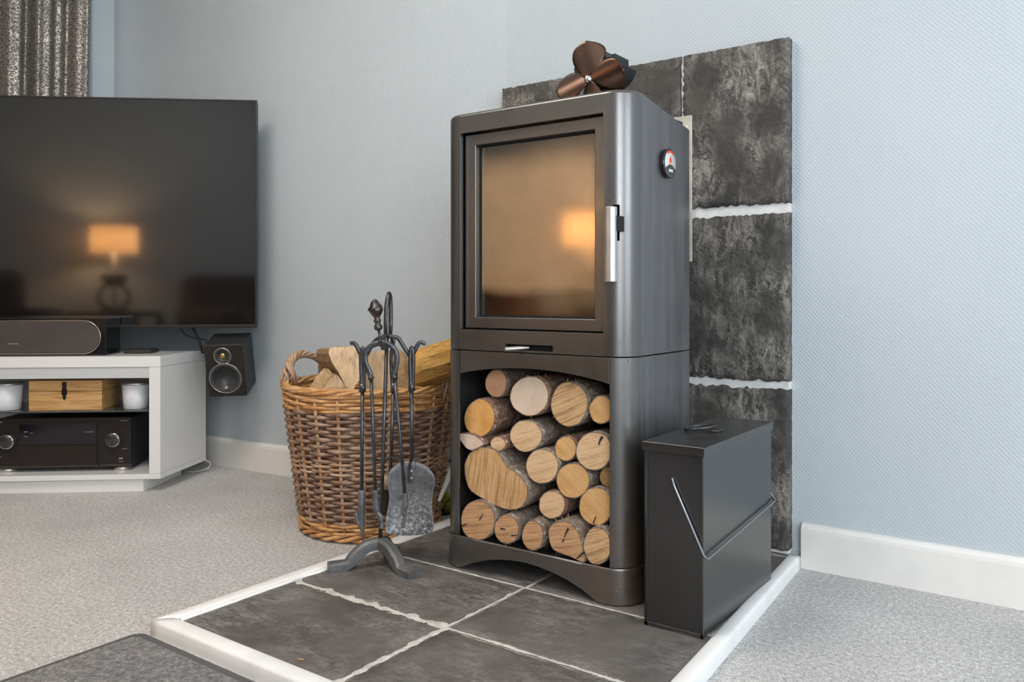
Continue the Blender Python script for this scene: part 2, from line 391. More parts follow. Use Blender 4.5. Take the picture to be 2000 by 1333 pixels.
M['gloss_white'] = simple('white_lacquer', (.80, .795, .78), .16, spec=.5)
M['grey_lacquer'] = simple('pale_grey_lacquer', (.58, .60, .60), .22)
def oak():
    t = NT('oak'); c = t.co(scale=(1, 8, 11)); f = t.noise(c, 7, 5, .6, 1.2); g = t.noise(t.co(), 5, 3)
    col = t.ramp(f, [(.32, (.42, .20, .065)), (.5, (.60, .345, .135)), (.7, (.68, .43, .20))])
    return t.done(col, .42, 0, t.bump(f, .15, .001))
M['oak'] = oak()
M['black_iron'] = simple('black_hasp', (.02, .018, .018), .45, .5)
M['frost'] = simple('frosted_glass', (.74, .76, .77), .35, var=.05, vs=30, **{'Subsurface Weight': .2, 'Subsurface Scale': .01})
M['green_glass'] = simple('smoked_glass_shelf', (.05, .065, .065), .06, 0, spec=.8)
M['gloss_black'] = simple('gloss_black', (.010, .009, .009), .10, spec=.6)
M['satin_black'] = simple('brushed_dark_fascia', (.040, .033, .030), .34, .6)
M['case_black'] = simple('receiver_case', (.028, .028, .032), .42, bump=.3, bs=900)
M['display'] = simple('dark_display', (.007, .006, .012), .06, spec=.6)
M['ink_white'] = simple('printed_white', (.55, .55, .55), .6)
M['screen'] = simple('television_screen', (.0085, .008, .008), .07, spec=.95)
M['bezel'] = simple('television_bezel', (.055, .052, .050), .3, .7)
M['speaker_vinyl'] = simple('black_leather_vinyl', (.024, .024, .026), .5, bump=.9, bs=500)
M['speaker_baffle'] = simple('satin_baffle', (.014, .011, .010), .38)
M['cone'] = simple('speaker_cone', (.050, .052, .055), .45)
M['silver_ring'] = simple('silver_ring', (.68, .63, .58), .25, 1.0)
M['gold_dome'] = simple('gold_dome', (.75, .45, .18), .25, 1.0)
def cloth_grille():
    t = NT('speaker_mesh_cloth'); c = t.co(); f = t.noise(c, 1400, 2); g = t.noise(c, 5, 3); d = t.noise(c, 330, 2)
    col = t.mix(t.ramp(g, [(.3, 0.), (.7, 1.)]), (.060, .050, .046), (.090, .076, .070))
    col = t.mix(t.ramp(d, [(.74, 0.), (.77, .8)]), col, (.45, .42, .40))
    return t.done(col, .6, .3, t.bump(f, .5, .0006))
M['grille'] = cloth_grille()
M['plastic_black'] = simple('black_plastic', (.02, .02, .022), .45)
M['cable'] = simple('black_cable', (.012, .012, .013), .5)
M['white_cable'] = simple('white_cable', (.7, .7, .68), .5)
def curtain_mat():
    t = NT('silver_crushed_curtain'); c = t.co(scale=(1, 1, 1.6)); f = t.noise(c, 170, 5, .7, .8); g = t.noise(t.co(), 9, 3)
    k = t.ramp(f, [(.47, 0.), (.57, 1.)])
    k = t.math('MULTIPLY', k, t.ramp(g, [(.3, .6), (.6, 1.)]))
    col = t.mix(k, (.060, .055, .050), (.60, .555, .49))
    return t.done(col, t.ramp(k, [(0., .6), (1., .27)]), t.math('MULTIPLY', k, 1.0), t.bump(f, .6, .0012))
M['curtain'] = curtain_mat()
M['blade'] = simple('copper_brown_blade', (.12, .070, .050), .27, .85, var=.25, vs=14)
M['fan_black'] = simple('black_anodised_fan', (.022, .024, .026), .38, .4)
M['leaf'] = simple('yellow_green_leaf', (.36, .36, .05), .5, var=.3, vs=40)
M['saw_steel'] = simple('pale_saw_steel', (.62, .60, .55), .4, .3)
M['leather'] = simple('dark_red_leather', (.055, .018, .014), .35, var=.2, vs=8)
M['dark_wood'] = simple('dark_wood', (.045, .022, .014), .35, var=.3, vs=9)
M['ceiling'] = simple('ceiling_white', (.82, .81, .79), .9)
M['red'] = simple('dial_red', (.75, .04, .03), .4); M['dial'] = simple('dial_face', (.62, .62, .58), .4)
M['tan'] = simple('dial_tan', (.60, .40, .18), .4); M['dial_dark'] = simple('dial_dark', (.03, .045, .05), .4)
t = NT('lamp_shade'); 
tn = t.n('ShaderNodeBsdfTranslucent'); tn.inputs[0].default_value = (.78, .56, .36, 1)
dd = t.n('ShaderNodeBsdfPrincipled'); dd.inputs['Base Color'].default_value = (.62, .50, .40, 1); dd.inputs['Roughness'].default_value = .25; dd.inputs['Metallic'].default_value = .5
mm = t.n('ShaderNodeMixShader'); mm.inputs[0].default_value = .5; t.l(tn.outputs[0], mm.inputs[1]); t.l(dd.outputs[0], mm.inputs[2]); t.l(mm.outputs[0], t.out.inputs[0]); M['shade'] = t.m

# ================================================================ THE ROOM
YB = 2.0
CL = Vector((-3.40, 1.842, 0)); CB = Vector((-1.46, YB, 0)); CR = Vector((2.7, YB, 0))
FL = (-3.85, -1.3); H2 = 2.4
struct('floor', MB().add([(-4, -1.8, 0), (3.2, -1.8, 0), (3.2, 2.4, 0), (-4, 2.4, 0), (-4, -1.8, -.1), (3.2, -1.8, -.1), (3.2, 2.4, -.1), (-4, 2.4, -.1)],
       [(0,1,2,3),(7,6,5,4),(0,4,5,1),(1,5,6,2),(2,6,7,3),(3,7,4,0)]), M['carpet'])
struct('ceiling', MB().box((-4, -1.8, H2), (3.2, 2.4, H2+.08)), M['ceiling'])
def wall_poly(pts, th):   # plan polyline -> thick wall
    n = len(pts); inner = [Vector((p[0], p[1], 0)) for p in pts]; outer = [Vector((p[0]+d[0], p[1]+d[1], 0)) for p, d in zip(pts, th)]
    mb = MB(); up = Vector((0, 0, H2))
    for i in range(n-1):
        a, b, c, d = inner[i], inner[i+1], outer[i+1], outer[i]
        mb.add([a, b, c, d, a+up, b+up, c+up, d+up], [(0,3,2,1),(4,5,6,7),(0,1,5,4),(1,2,6,5),(2,3,7,6),(3,0,4,7)])
    return mb
struct('wall_fireplace', wall_poly([(CL.x, CL.y), (CB.x, CB.y), (CR.x+.1, CR.y)], [(0, .15)]*3), M['wall'])
def wall_hole(axis, c, th, a0, a1, w0, w1, z0, z1):   # wall with a window hole
    mb = MB()
    def b(u0, u1, v0, v1):
        if axis == 'x': mb.box((min(c, c+th), u0, v0), (max(c, c+th), u1, v1))
        else: mb.box((u0, min(c, c+th), v0), (u1, max(c, c+th), v1))
    b(a0, w0, 0, H2); b(w1, a1, 0, H2); b(w0, w1, 0, z0); b(w0, w1, z1, H2); return mb
# left wall (slightly out of square), window behind the curtain
lw = wall_hole('x', 0, -.12, 0, 3.15, 1.62, 3.02, .95, 2.15)
lwd = (Vector((FL[0], FL[1], 0)) - CL); lwl = lwd.length; ang = math.atan2(lwd.y, lwd.x)
def lw_map(v):  # local (x outward negative, y along from the corner)
    u = lwd.normalized(); o = Vector((-u.y, u.x, 0)); o = o if o.x < 0 else -o
    return Vector((CL.x, CL.y, 0)) + u * v[1] - o * v[0] + Vector((0, 0, v[2]))
WIN0, WIN1 = .088, 1.65
lw = wall_hole('x', 0, -.12, -.02, 2.70, WIN0, WIN1, .95, 2.15); lw.v = [lw_map(v) for v in lw.v]
struct('wall_left', lw, M['wall'])
w = MB().box((-.10, WIN0, .95), (-.06, WIN0+.05, 2.15)).box((-.10, WIN1-.05, .95), (-.06, WIN1, 2.15)).box((-.10, WIN0, .95), (-.06, WIN1, 1.0)).box((-.10, WIN0, 2.1), (-.06, WIN1, 2.15)).box((-.10, .88, .95), (-.06, .92, 2.15))
w.v = [lw_map(v) for v in w.v]; win1 = struct('window_1', w, M['white_paint'])
g = MB().box((-.082, WIN0+.05, 1.0), (-.078, WIN1-.05, 2.1)); g.v = [lw_map(v) for v in g.v]
gm = NT('window_glass'); trn = gm.n('ShaderNodeBsdfTransparent'); gls = gm.n('ShaderNodeBsdfGlossy'); gls.inputs['Roughness'].default_value = .02
mx = gm.n('ShaderNodeMixShader'); mx.inputs[0].default_value = .06; gm.l(trn.outputs[0], mx.inputs[1]); gm.l(gls.outputs[0], mx.inputs[2]); gm.l(mx.outputs[0], gm.out.inputs[0])
M['pane'] = gm.m
part('pane', g, M['pane'], win1)
struct('wall_back', wall_hole('y', -.80, -.12, -3.95, 2.8, .45, 2.15, .6, 2.1), M['wall'])
struct('wall_right', wall_hole('x', 2.7, .12, -.8, 2.1, -.3, 1.4, .6, 2.1), M['wall'])
for nm, mb_, gp in (('window_2', MB().box((.45, -.90, .6), (.50, -.85, 2.1)).box((2.10, -.90, .6), (2.15, -.85, 2.1)).box((.45, -.90, .6), (2.15, -.85, .65)).box((.45, -.90, 2.05), (2.15, -.85, 2.1)).box((1.27, -.90, .6), (1.33, -.85, 2.1)), ((.5, -.878, .65), (2.1, -.873, 2.05))),
                    ('window_3', MB().box((2.76, -.3, .6), (2.81, -.25, 2.1)).box((2.76, 1.35, .6), (2.81, 1.4, 2.1)).box((2.76, -.3, .6), (2.81, 1.4, .65)).box((2.76, -.3, 2.05), (2.81, 1.4, 2.1)).box((2.76, .52, .6), (2.81, .58, 2.1)), ((2.783, -.25, .65), (2.788, 1.35, 2.05)))):
    ww = struct(nm, mb_, M['white_paint']); part('pane', MB().box(*gp), M['pane'], ww)

# skirting boards
def skirting(name, a, b, inward):
    a = Vector(a); b = Vector(b); n = Vector(inward).normalized(); prof = [(0, 0), (.017, 0), (.017, .088), (.0155, .096), (.011, .102), (.006, .1045), (0, .105)]
    N = 60; vs = []; m = len(prof)
    for i in range(N+1):
        p = a.lerp(b, i/N)
        for k, (d, z) in enumerate(prof):
            jit = .0012*noise.noise(Vector((i*.9, k*.3, 5))) if k in (2, 3, 4, 5, 6) else 0
            vs.append(p + n*(d + jit*.5) + Vector((0, 0, z + jit)))
    fs = [(i*m+k, (i+1)*m+k, (i+1)*m+k+1, i*m+k+1) for i in range(N) for k in range(m-1)]
    fs += [tuple(range(m)), tuple(N*m + m-1-k for k in range(m))]
    mb = MB().add(vs, fs, False)
    o = struct(name, mb, M['white_paint'])
    return o
skirting('baseboard_right', (-.583, YB, 0), (2.7, YB, 0), (0, -1, 0))
wd = (CL - CB).normalized(); wn = Vector((-wd.y, wd.x, 0)); wn = wn if wn.y < 0 else -wn
skirting('baseboard_left', CB + wd*.02, CL, wn)

# ================================================================ HEARTH
hearth = thing('hearth', 'raised dark slate tile hearth with white painted timber edging under the stove', 'hearth', (-1.0, 1.44, 0))
part('mortar_bed', MB().prism([(-1.455, .89, 0), (-.530, .89, 0), (-.595, 1.995, 0), (-1.455, 1.995, 0)], (0, 0, .0228)), M['mortar'], hearth)
def tile(x0, x1, y0, y1, z0, z1, seed, plane='z', jag=.0035, amp=.0006, n=26, edge=.0022, jx=(1, 1), jy=(1, 1)):
    """slate tile with ragged chipped edges; plane z: lies flat, plane y: hangs on the wall facing -Y (z args are y back/front)"""
    nx = n; ny = max(8, int(n*(y1-y0)/(x1-x0))); vs = []; top = {}
    for j in range(ny+1):
        for i in range(nx+1):
            u = i/nx; v = j/ny; x = x0 + (x1-x0)*u; y = y0 + (y1-y0)*v
            e = min(i, nx-i, j, ny-j); h = z1
            if e == 0:
                if i in (0, nx): x += (jx[0] if i == 0 else -jx[1])*abs(jag*1.6*noise.noise(Vector((seed, y*45, u)))+jag*.8*noise.noise(Vector((seed, y*160, u))))
                if j in (0, ny): y += (jy[0] if j == 0 else -jy[1])*abs(jag*1.6*noise.noise(Vector((seed+9, x*45, v)))+jag*.8*noise.noise(Vector((seed+9, x*160, v))))
                h = z1 - edge
            elif e == 1:
                # keep the second row close to the edge: small chamfer
                if i == 1: x = x0 + .004 + jx[0]*abs(jag*1.2*noise.noise(Vector((seed, y*45, 0.0))))
                if i == nx-1: x = x1 - .004 - jx[1]*abs(jag*1.2*noise.noise(Vector((seed, y*45, 1.0))))
                if j == 1: y = y0 + .004 + jy[0]*abs(jag*1.2*noise.noise(Vector((seed+9, x*45, 0.0))))
                if j == ny-1: y = y1 - .004 - jy[1]*abs(jag*1.2*noise.noise(Vector((seed+9, x*45, 1.0))))
            h += amp*noise.fractal(Vector((x*9, y*9, seed)), 1.0, 2.0, 4)
            top[(i, j)] = len(vs); vs.append((x, y, h))
    fs = [(top[i, j], top[i+1, j], top[i+1, j+1], top[i, j+1]) for j in range(ny) for i in range(nx)]
    ring = [top[i, 0] for i in range(nx)] + [top[nx, j] for j in range(ny)] + [top[nx-i, ny] for i in range(nx)] + [top[0, ny-j] for j in range(ny)]
    b = len(vs)
    for r in ring: vs.append((vs[r][0], vs[r][1], z0))
    m = len(ring)
    for k in range(m): fs.append((ring[k], b+k, b+(k+1) % m, ring[(k+1) % m]))
    fs.append(tuple(b+k for k in range(m)))
    if plane == 'y': vs = [(v[0], -v[2], v[1]) for v in vs]
    return MB().add(vs, fs, True)
xs_ = [(-1.434, -1.0035), (-.9965, -.556)]
ys_ = [(.905, 1.1735), (1.1815, 1.4325), (1.4375, 1.70), (1.706, 1.965)]
sd = 0
for (y0, y1) in ys_:
    for (x0, x1) in xs_:
        sd += 1
        if x1 > -.6 and y0 > 1.3: x1 = -.585 if y0 < 1.6 else -.60
        part('slate_tile', tile(x0, x1, y0, y1, .006, .0255, sd*3.7, jag=.0055 if y0 < 1.4 else .0025), M['hearth_slate'], hearth, fixn=False)
def smear(a, b, hw, extra, seed, skew=0.):
    a = Vector((*a, 0)); b = Vector((*b, 0)); L = (b-a).length; d = (b-a)/L; n = Vector((-d.y, d.x, 0)); N = int(L/.0016); vs = []
    for k in range(N+1):
        p = a + d*(L*k/N)
        for sgn in (1, -1):
            q = p*38; w_ = hw + extra*max(0, noise.noise(Vector((q.x, q.y, seed+sgn)))*1.2+.15+skew*sgn) + hw*.7*noise.noise(Vector((p.x*420, p.y*420, seed+sgn)))
            vs.append(p + n*sgn*max(.0004, w_) + Vector((0, 0, .02545)))
        vs.append(p + Vector((0, 0, .0264)))
    fs = []
    for k in range(N): i = 3*k; fs += [(i, i+2, i+5, i+3), (i+2, i+1, i+4, i+5)]
    part('mortar_smear', MB().add(vs, fs, True), M['mortar'], hearth, fixn=False)
smear((-1.436, 1.1775), (-1.0, 1.1775), .0045, .0150, 1, .1)
smear((-1.0, 1.1775), (-.56, 1.1775), .0030, .0035, 2)
smear((-1.0, .908), (-1.0, 1.1775), .0045, .0110, 3)
smear((-1.0, 1.1775), (-1.0, 1.435), .0022, .0050, 4)
smear((-1.436, 1.435), (-.585, 1.435), .0028, .0022, 5)
# border boards (rounded top arris)
def board(pts_outer, pts_inner, z=.0305):
    (o0, o1), (i0, i1) = pts_outer, pts_inner; N = 40; vs = []
    for k in range(N+1):
        t_ = k/N; O = Vector((*o0, 0)).lerp(Vector((*o1, 0)), t_); I = Vector((*i0, 0)).lerp(Vector((*i1, 0)), t_)
        w_ = .0008*noise.noise(Vector((k*.7, o0[0], 3)))
        for f, zz in ((0, 0), (0, z-.006), (.06, z-.0022), (.2, z), (.8, z+w_), (.94, z-.0018), (1, z-.004), (1, 0)):
            p = O.lerp(I, f); vs.append((p.x, p.y, zz))
    m = 8; fs = [(k*m+j, (k+1)*m+j, (k+1)*m+j+1, k*m+j+1) for k in range(N) for j in range(m-1)]
    fs += [tuple(range(m)), tuple(N*m+m-1-j for j in range(m))]
    return MB().add(vs, fs, True)
part('border_board', board(((-1.474, .869), (-.512, .869)), ((-1.438, .906), (-.546, .906))), M['grey_white_paint'], hearth)
part('border_board', board(((-1.475, 1.982), (-1.4745, .8695)), ((-1.436, 1.982), (-1.4385, .9065))), M['grey_white_paint'], hearth)
part('border_board', board(((-.5125, .8695), (-.583, 1.982)), ((-.5465, .9065), (-.6115, 1.982))), M['grey_white_paint'], hearth)
# ragged sealant along the left board
vs = []; fs = []
N = 120
for k in range(N+1):
    y = .907 + k/N*1.05; wv = .004 + .010*max(0, noise.noise(Vector((y*18, 1, 1)))+.25) * (1 if y < 1.5 else .4) + .003*abs(noise.noise(Vector((y*90, 4, 1))))
    vs += [(-1.440, y, .0285), (-1.437, y, .0295), (-1.437+wv, y, .0262), (-1.437+wv+.001, y, .022)]
for k in range(N): fs += [(4*k+j, 4*k+4+j, 4*k+5+j, 4*k+1+j) for j in range(3)]
part('sealant_bead', MB().add(vs, fs, True), M['grey_white_paint'], hearth)

# ================================================================ SLATE BACK PANEL
bp = thing('slate_back_panel', 'riven dark slate panel with white mortar on the wall behind the stove', 'wall panel', (-1.03, YB, .03))
part('mortar_backing', MB().box((-1.450, 1.974, .03), (-.6095, 1.999, 1.258)), M['white_mortar'], bp)
cols = [(-1.453, -1.17), (-1.165, -.8805), (-.8765, -.607)]
rows = [(.036, .425), (.4375, .846), (.866, 1.262)]
for (z0, z1) in rows:
    for (x0, x1) in cols:
        sd += 1
        part('slate_tile', tile(x0, x1, z0, z1, -1.996, -1.966 + (.0015 if sd % 2 else 0), sd*2.3, 'y', jag=.0075, amp=.0022, n=34, edge=.004, jx=(1 if x0 > -1.4 else .3, .18 if x1 > -.7 else .5), jy=(1, .35 if z1 > 1.2 else 1)), M['wall_slate'], bp)

fp = thing('flue_cover_plate', 'cream metal flue cover plate screwed to slate behind the stove', 'plate', (-.98, 1.962, .92))
z0, z1 = .733, 1.105
part('plate', MB().box((-1.155, 1.9605, z0), (-.848, 1.9635, z1)), M['galv'], fp, bevel=.001)
for x in (-1.14, -.863):
    for z in (z0+.018, (z0+z1)/2, z1-.030): part('screw', MB().lathe([(.0048, 0), (.0048, .0012), (.003, .0026), (0, .003)], 12, (x, 1.9605, z), Matrix.Rotation(PI/2, 3, 'X')), M['galv'], fp)
part('flue_pipe', MB().lathe([(.064, 0), (.064, .225)], 32, (-1.003, 1.965, .92), Matrix.Rotation(PI/2, 3, 'X')), M['iron'], fp)

# ================================================================ STOVE
XL, XS, YF, RC = -1.2465, -.760, 1.450, .055
YC = YF + RC; YK = 1.745; ZT = 1.0605; ZM = .5237; ZBT = .1005; ZG = .0258
stove = thing('wood_burning_stove', 'tall matt black wood burning stove with rounded front corners and glass door', 'stove', ((XL+XS)/2, YC, ZG))
def front_col(kind, v, off=0.0):
    if kind == 'L': a = v; return Vector((XL+RC - (RC-off)*math.cos(a), YC - (RC-off)*math.sin(a), 0))
    if kind == 'R': a = v; return Vector((XS-RC + (RC-off)*math.sin(a), YC - (RC-off)*math.cos(a), 0))
    return Vector((v, YF+off, 0))
def grid_shell(colsx, zfun, nz, skip):
    """colsx list of (kind,v); zfun(ci,row)->(z, off); skip(ci,row)->bool"""
    vs = []; fs = []; nc = len(colsx)
    for i, (k, v) in enumerate(colsx):
        for j in range(nz):
            z, off = zfun(i, j); p = front_col(k, v, off); vs.append((p.x, p.y, z))
    for i in range(nc-1):
        for j in range(nz-1):
            if not skip(i, j): fs.append((i*nz+j, (i+1)*nz+j, (i+1)*nz+j+1, i*nz+j+1))
    return MB().add(vs, fs, True)
DXL, DXR, DZB, DZT = -1.1880, -.8175, .5705, 1.0155
arcL = [('L', math.radians(a)) for a in (0, 11, 22, 33, 44, 55, 66, 78, 90)]
HS0, HS1 = math.radians(19), math.radians(33)
arcR = [('R', a) for a in [0, math.radians(9), HS0, math.radians(26), HS1, math.radians(43), math.radians(54), math.radians(66), math.radians(78), math.radians(90)]]
SX0, SX1 = -1.062, -.938
flat = [('F', x) for x in (DXL, -1.12, SX0, (SX0+SX1)/2, SX1, -.88, DXR)]
colsU = arcL + flat + arcR
zU = [(ZM+.0008, 0), (.5285, 0), (.5415, 0), (DZB, 0), (.757, 0), (.829, 0), (DZT, 0), (ZT-.008, 0), (ZT-.0035, .0015), (ZT, .006)]
nL = len(arcL); i0 = nL; iS0 = nL+2; iS1 = nL+4; iR = nL+6; iH0 = nL+7+2; iH1 = nL+7+4
def skipU(i, j):
    if i0 <= i < iR and 3 <= j < 6: return True
    if iS0 <= i < iS1 and j == 1: return True
    if iH0 <= i < iH1 and j == 4: return True
    return False
up = part('upper_front', grid_shell(colsU, lambda i, j: zU[j], len(zU), skipU), M['iron'], stove, bevel=.0012, solid=.010, fixn=False)
part('handle_slot', MB().box((-.812, 1.4712, .75), (-.779, 1.4745, .835)), M['black'], stove)
part('slot_backing', MB().box((SX0-.01, 1.468, .524), (SX1+.01, 1.474, .548)), M['black'], stove)
def side(x0, x1, zb, zf, zk):
    return MB().prism([(x0, YC+.0006, zb), (x0, YK, zb), (x0, YK, zk), (x0, YC+.0006, zf)], (x1-x0, 0, 0))
part('side_panel', side(XS-.006, XS-.0006, ZM+.0008, ZT-.0015, 1.0215), M['steel_side'], stove, bevel=.001)
part('side_panel', side(XL+.0006, XL+.006, ZM+.0008, ZT-.0015, 1.0215), M['steel_side'], stove, bevel=.001)
ol = [front_col(k, v, .005) for k, v in arcL+arcR]
tp = [(p.x, p.y, ZT-.0015) for p in ol] + [(XS-.007, YK, 1.020), (XL+.007, YK, 1.020)]
n_ = len(tp); mb = MB(); mb.add(tp, [tuple(range(n_))][:0])
half = [(p.x, p.y, ZT-.0015) for p in ol]
mb = MB().prism(half, (0, 0, -.005))
mb.add([half[0], half[-1], (XS-.007, YK, 1.020), (XL+.007, YK, 1.020), (half[0][0], half[0][1], ZT-.0065), (half[-1][0], half[-1][1], ZT-.0065), (XS-.007, YK, 1.015), (XL+.007, YK, 1.015)],
       [(0,1,2,3),(7,6,5,4),(0,4,5,1),(1,5,6,2),(2,6,7,3),(3,7,4,0)])
part('top_plate', mb, M['iron'], stove)
part('back_panel', MB().box((XL+.007, YK-.005, .10), (XS-.007, YK, 1.018)), M['steel_side'], stove)
# firebox
fb = part('firebox_lining', MB().box((-1.155, 1.655, .575), (-.85, 1.665, 1.03)).add([(-1.175, 1.52, .575), (-1.155, 1.655, .575), (-1.155, 1.655, 1.03), (-1.175, 1.52, 1.03)], [(0,1,2,3)])
     .add([(-.83, 1.52, .575), (-.85, 1.655, .575), (-.85, 1.655, 1.03), (-.83, 1.52, 1.03)], [(0,1,2,3)]).add([(-1.175, 1.5, 1.03), (-.83, 1.5, 1.03), (-.85, 1.66, .995), (-1.155, 1.66, .995)], [(0,1,2,3)]), M['vermiculite'], stove, fixn=False)
part('ash_bed', MB().box((-1.178, 1.495, .56), (-.828, 1.655, .648)), M['ash'], stove)
part('inner_casing', MB().box((-1.22, 1.50, .55), (-1.185, 1.74, 1.04)).box((-.815, 1.50, .55), (-.775, 1.74, 1.04)).box((-1.22, 1.50, .545), (-.775, 1.74, .555)), M['dark_inside'], stove)
# door
door = part('door', MB(), M['iron'], stove) if False else None
yd = 1.4645
A = aty(929, 284, yd); B_ = aty(1161, 624, yd)
gx0, gx1, gz0, gz1 = A.x, B_.x, B_.z, A.z
def frame(x0, x1, z0, z1, a0, a1, c0, c1, yf, yb, ch=.0):
    o = [(x0, z0), (x1, z0), (x1, z1), (x0, z1)]; i = [(a0, c0), (a1, c0), (a1, c1), (a0, c1)]
    vs = [(x, yf, z) for x, z in o] + [(x, yf, z) for x, z in i] + [(x, yb, z) for x, z in o] + [(x, yb, z) for x, z in i]
    fs = []
    for k in range(4):
        q = (k+1) % 4
        fs += [(k, q, q+4, k+4), (k+8, k+12, q+12, q+8), (k, k+8, q+8, q), (k+4, q+4, q+12, k+12)]
    return MB().add(vs, fs)
door = part('door', frame(DXL+.0022, DXR-.0022, DZB+.0022, DZT-.0022, gx0, gx1, gz0, gz1, yd, 1.487), M['iron'], stove, bevel=.0022, seg=3)
part('glass', MB().box((gx0-.003, 1.4825, gz0-.003), (gx1+.003, 1.4862, gz1+.003)), M['stove_glass'], door)
part('glass_seal', frame(gx0-.004, gx1+.004, gz0-.004, gz1+.004, gx0+.004, gx1-.004, gz0+.004, gz1-.004, 1.4815, 1.4824), M['black'], door)
part('door_gap_lining', frame(DXL-.003, DXR+.003, DZB-.003, DZT+.003, DXL+.012, DXR-.012, DZB+.012, DZT-.012, 1.489, 1.494), M['black'], stove)
# handle: half round steel bar on a black catch
hp = [atd(0, 0, 1)]
a = aty(1190, 404, 1.43); b = aty(1189, 551, 1.43)
hx, hz1, hz0 = a.x, a.z, b.z; wv = .0125
prof = [(wv*math.cos(q), -.010*math.sin(q)) for q in [PI*k/12 for k in range(13)]] + [(-wv, .006), (wv, .006)]
mb = MB().prism([(hx+px_, 1.434+py_, hz0) for px_, py_ in prof], (0, 0, hz1-hz0), True)
hd = part('handle', mb, M['brushed'], door, bevel=.001)
part('handle_stem', MB().box((hx+.002, 1.438, .775), (hx+.016, 1.4625, .805)), M['black_iron'], hd)
# air lever
p = aty(990, 684, 1.425)
part('air_lever', MB().tube([(p.x, 1.418, .5325), (p.x+.006, 1.43, .5328), (p.x+.030, 1.464, .5345)], .0042, 12), M['brushed'], stove, bevel=.0006)
# lower cabinet
OXL, OXR = -1.1915, -.8035
def zL(i, j):
    return [(ZBT+.0008, 0), (ZM-.0012, 0)][j]
lowL = [('L', math.radians(a)) for a in (0, 12, 24, 36, 48, 60, 72, 82, 90)] + [('F', OXL)]
LF = [c for c in lowL]
part('left_pillar', grid_shell(lowL, zL, 2, lambda i, j: False), M['iron'], stove, bevel=.0012, solid=.006, fixn=False)
aR0 = math.asin(max(-1, min(1, (OXR-(XS-RC))/RC)))
lowR = [('R', aR0 + (PI/2-aR0)*k/8) for k in range(9)]
part('right_pillar', grid_shell(lowR, zL, 2, lambda i, j: False), M['iron_base'], stove, bevel=.0012, solid=.006, fixn=False)
part('side_panel', side(XS-.006, XS-.0006, ZBT+.0008, ZM-.0012, ZM-.0012), M['steel_side'], stove, bevel=.001)
part('side_panel', side(XL+.0006, XL+.006, ZBT+.0008, ZM-.0012, ZM-.0012), M['steel_side'], stove, bevel=.001)
# arched lintel
N = 24; poly = []
lx0, lx1 = -1.1905, -.8045
for k in range(N+1):
    u = k/N; poly.append((lx0+(lx1-lx0)*u, YF+.0015, .469 + .021*math.sin(PI*u)**.8))
poly += [(lx1, YF+.0015, ZM-.0015), (lx0, YF+.0015, ZM-.0015)]
part('lintel', MB().prism(poly, (0, .010, 0)), M['iron'], stove, bevel=.0010)
# log compartment lining
part('log_compartment', MB().box((XL+.012, 1.47, .090), (XL+.018, YK-.01, ZM-.004)).box((XS-.018, 1.475, .090), (XS-.012, YK-.01, ZM-.004))
     .box((XL+.012, YK-.016, .090), (XS-.012, YK-.010, ZM-.004)).box((XL+.012, 1.47, ZM-.010), (XS-.012, YK-.01, ZM-.004)).prism([(-1.1905, 1.4565, .0855), (-.8045, 1.4565, .0855), (XS-.012, 1.500, .0855), (XS-.012, YK-.01, .0855), (XL+.012, YK-.01, .0855), (XL+.012, 1.500, .0855)], (0, 0, .006)), M['dark_inside'], stove)
# base plinth with an arch
colsB = [('L', math.radians(a)) for a in (0, 14, 28, 42, 56, 70, 82)] + [('F', XL+RC+.001)] + [('F', -1.185 + k*.0355) for k in range(1, 11)] + [('F', XS-RC)] + [('R', math.radians(a)) for a in (8, 20, 34, 48, 62, 76, 90)]
def zB(i, j):
    k, v = colsB[i]; lo = ZG
    if k == 'F':
        u = (v+1.185)/(1.185-.832)
        if 0 < u < 1: lo = ZG + .047*math.sin(PI*u)**.75
    hi = ZBT; tt = [0, .04, .93, 1.0][j]
    return (lo+(hi-lo)*tt, [-.0005, -.003, -.003, 0.0][j])
part('base_plinth', grid_shell(colsB, zB, 4, lambda i, j: False), M['iron_base'], stove, solid=.006, bevel=.0008, fixn=False)
part('base_side', MB().box((XS-.009, YC, ZG), (XS+.002, YK, ZBT)), M['iron_base'], stove, bevel=.001)
part('base_side', MB().box((XL-.002, YC, ZG), (XL+.009, YK, ZBT)), M['iron_base'], stove, bevel=.001)

# thermometer
th = thing('stove_thermometer', 'small round magnetic stove thermometer with a red flame dial', 'thermometer', (XS, 1.620, .929))
RY = Matrix.Rotation(PI/2, 3, 'Y')
part('case', MB().lathe([(.029, .0), (.0315, .001), (.0315, .0085), (.0295, .010), (.0, .010)], 40, (XS, 1.620, .929), RY), M['gloss_black'], th)
part('dial_plate', MB().lathe([(.0275, .0100), (.0275, .0103), (.0, .0103)], 40, (XS+.0004, 1.620, .929), RY), M['dial'], th)
def dialpoly(pts, m, nm, h=.0108):
    part(nm, MB().prism([(XS+h, 1.620+p_[0], .929+p_[1]) for p_ in pts], (.0003, 0, 0)), m, th)
arc = [(.0275*math.cos(q), .0275*math.sin(q)) for q in [math.radians(50+8*k) for k in range(11)]]; arc2 = [(x*.84, y*.84) for x, y in reversed(arc)]
dialpoly(arc+arc2, M['red'], 'red_band')
dialpoly([(-.0055, .002), (-.006, .008), (-.001, .0155), (.004, .009), (.006, .002)], M['red'], 'flame_mark')
dialpoly([(-.007, -.003), (-.006, .002), (.007, .002), (.007, -.003)], M['tan'], 'tan_mark')
low = [(.0270*math.cos(q), .0270*math.sin(q)) for q in [math.radians(205+10*k) for k in range(14)]]
dialpoly(low + [(.007, -.003), (-.007, -.003)], M['dial_dark'], 'dark_sector')
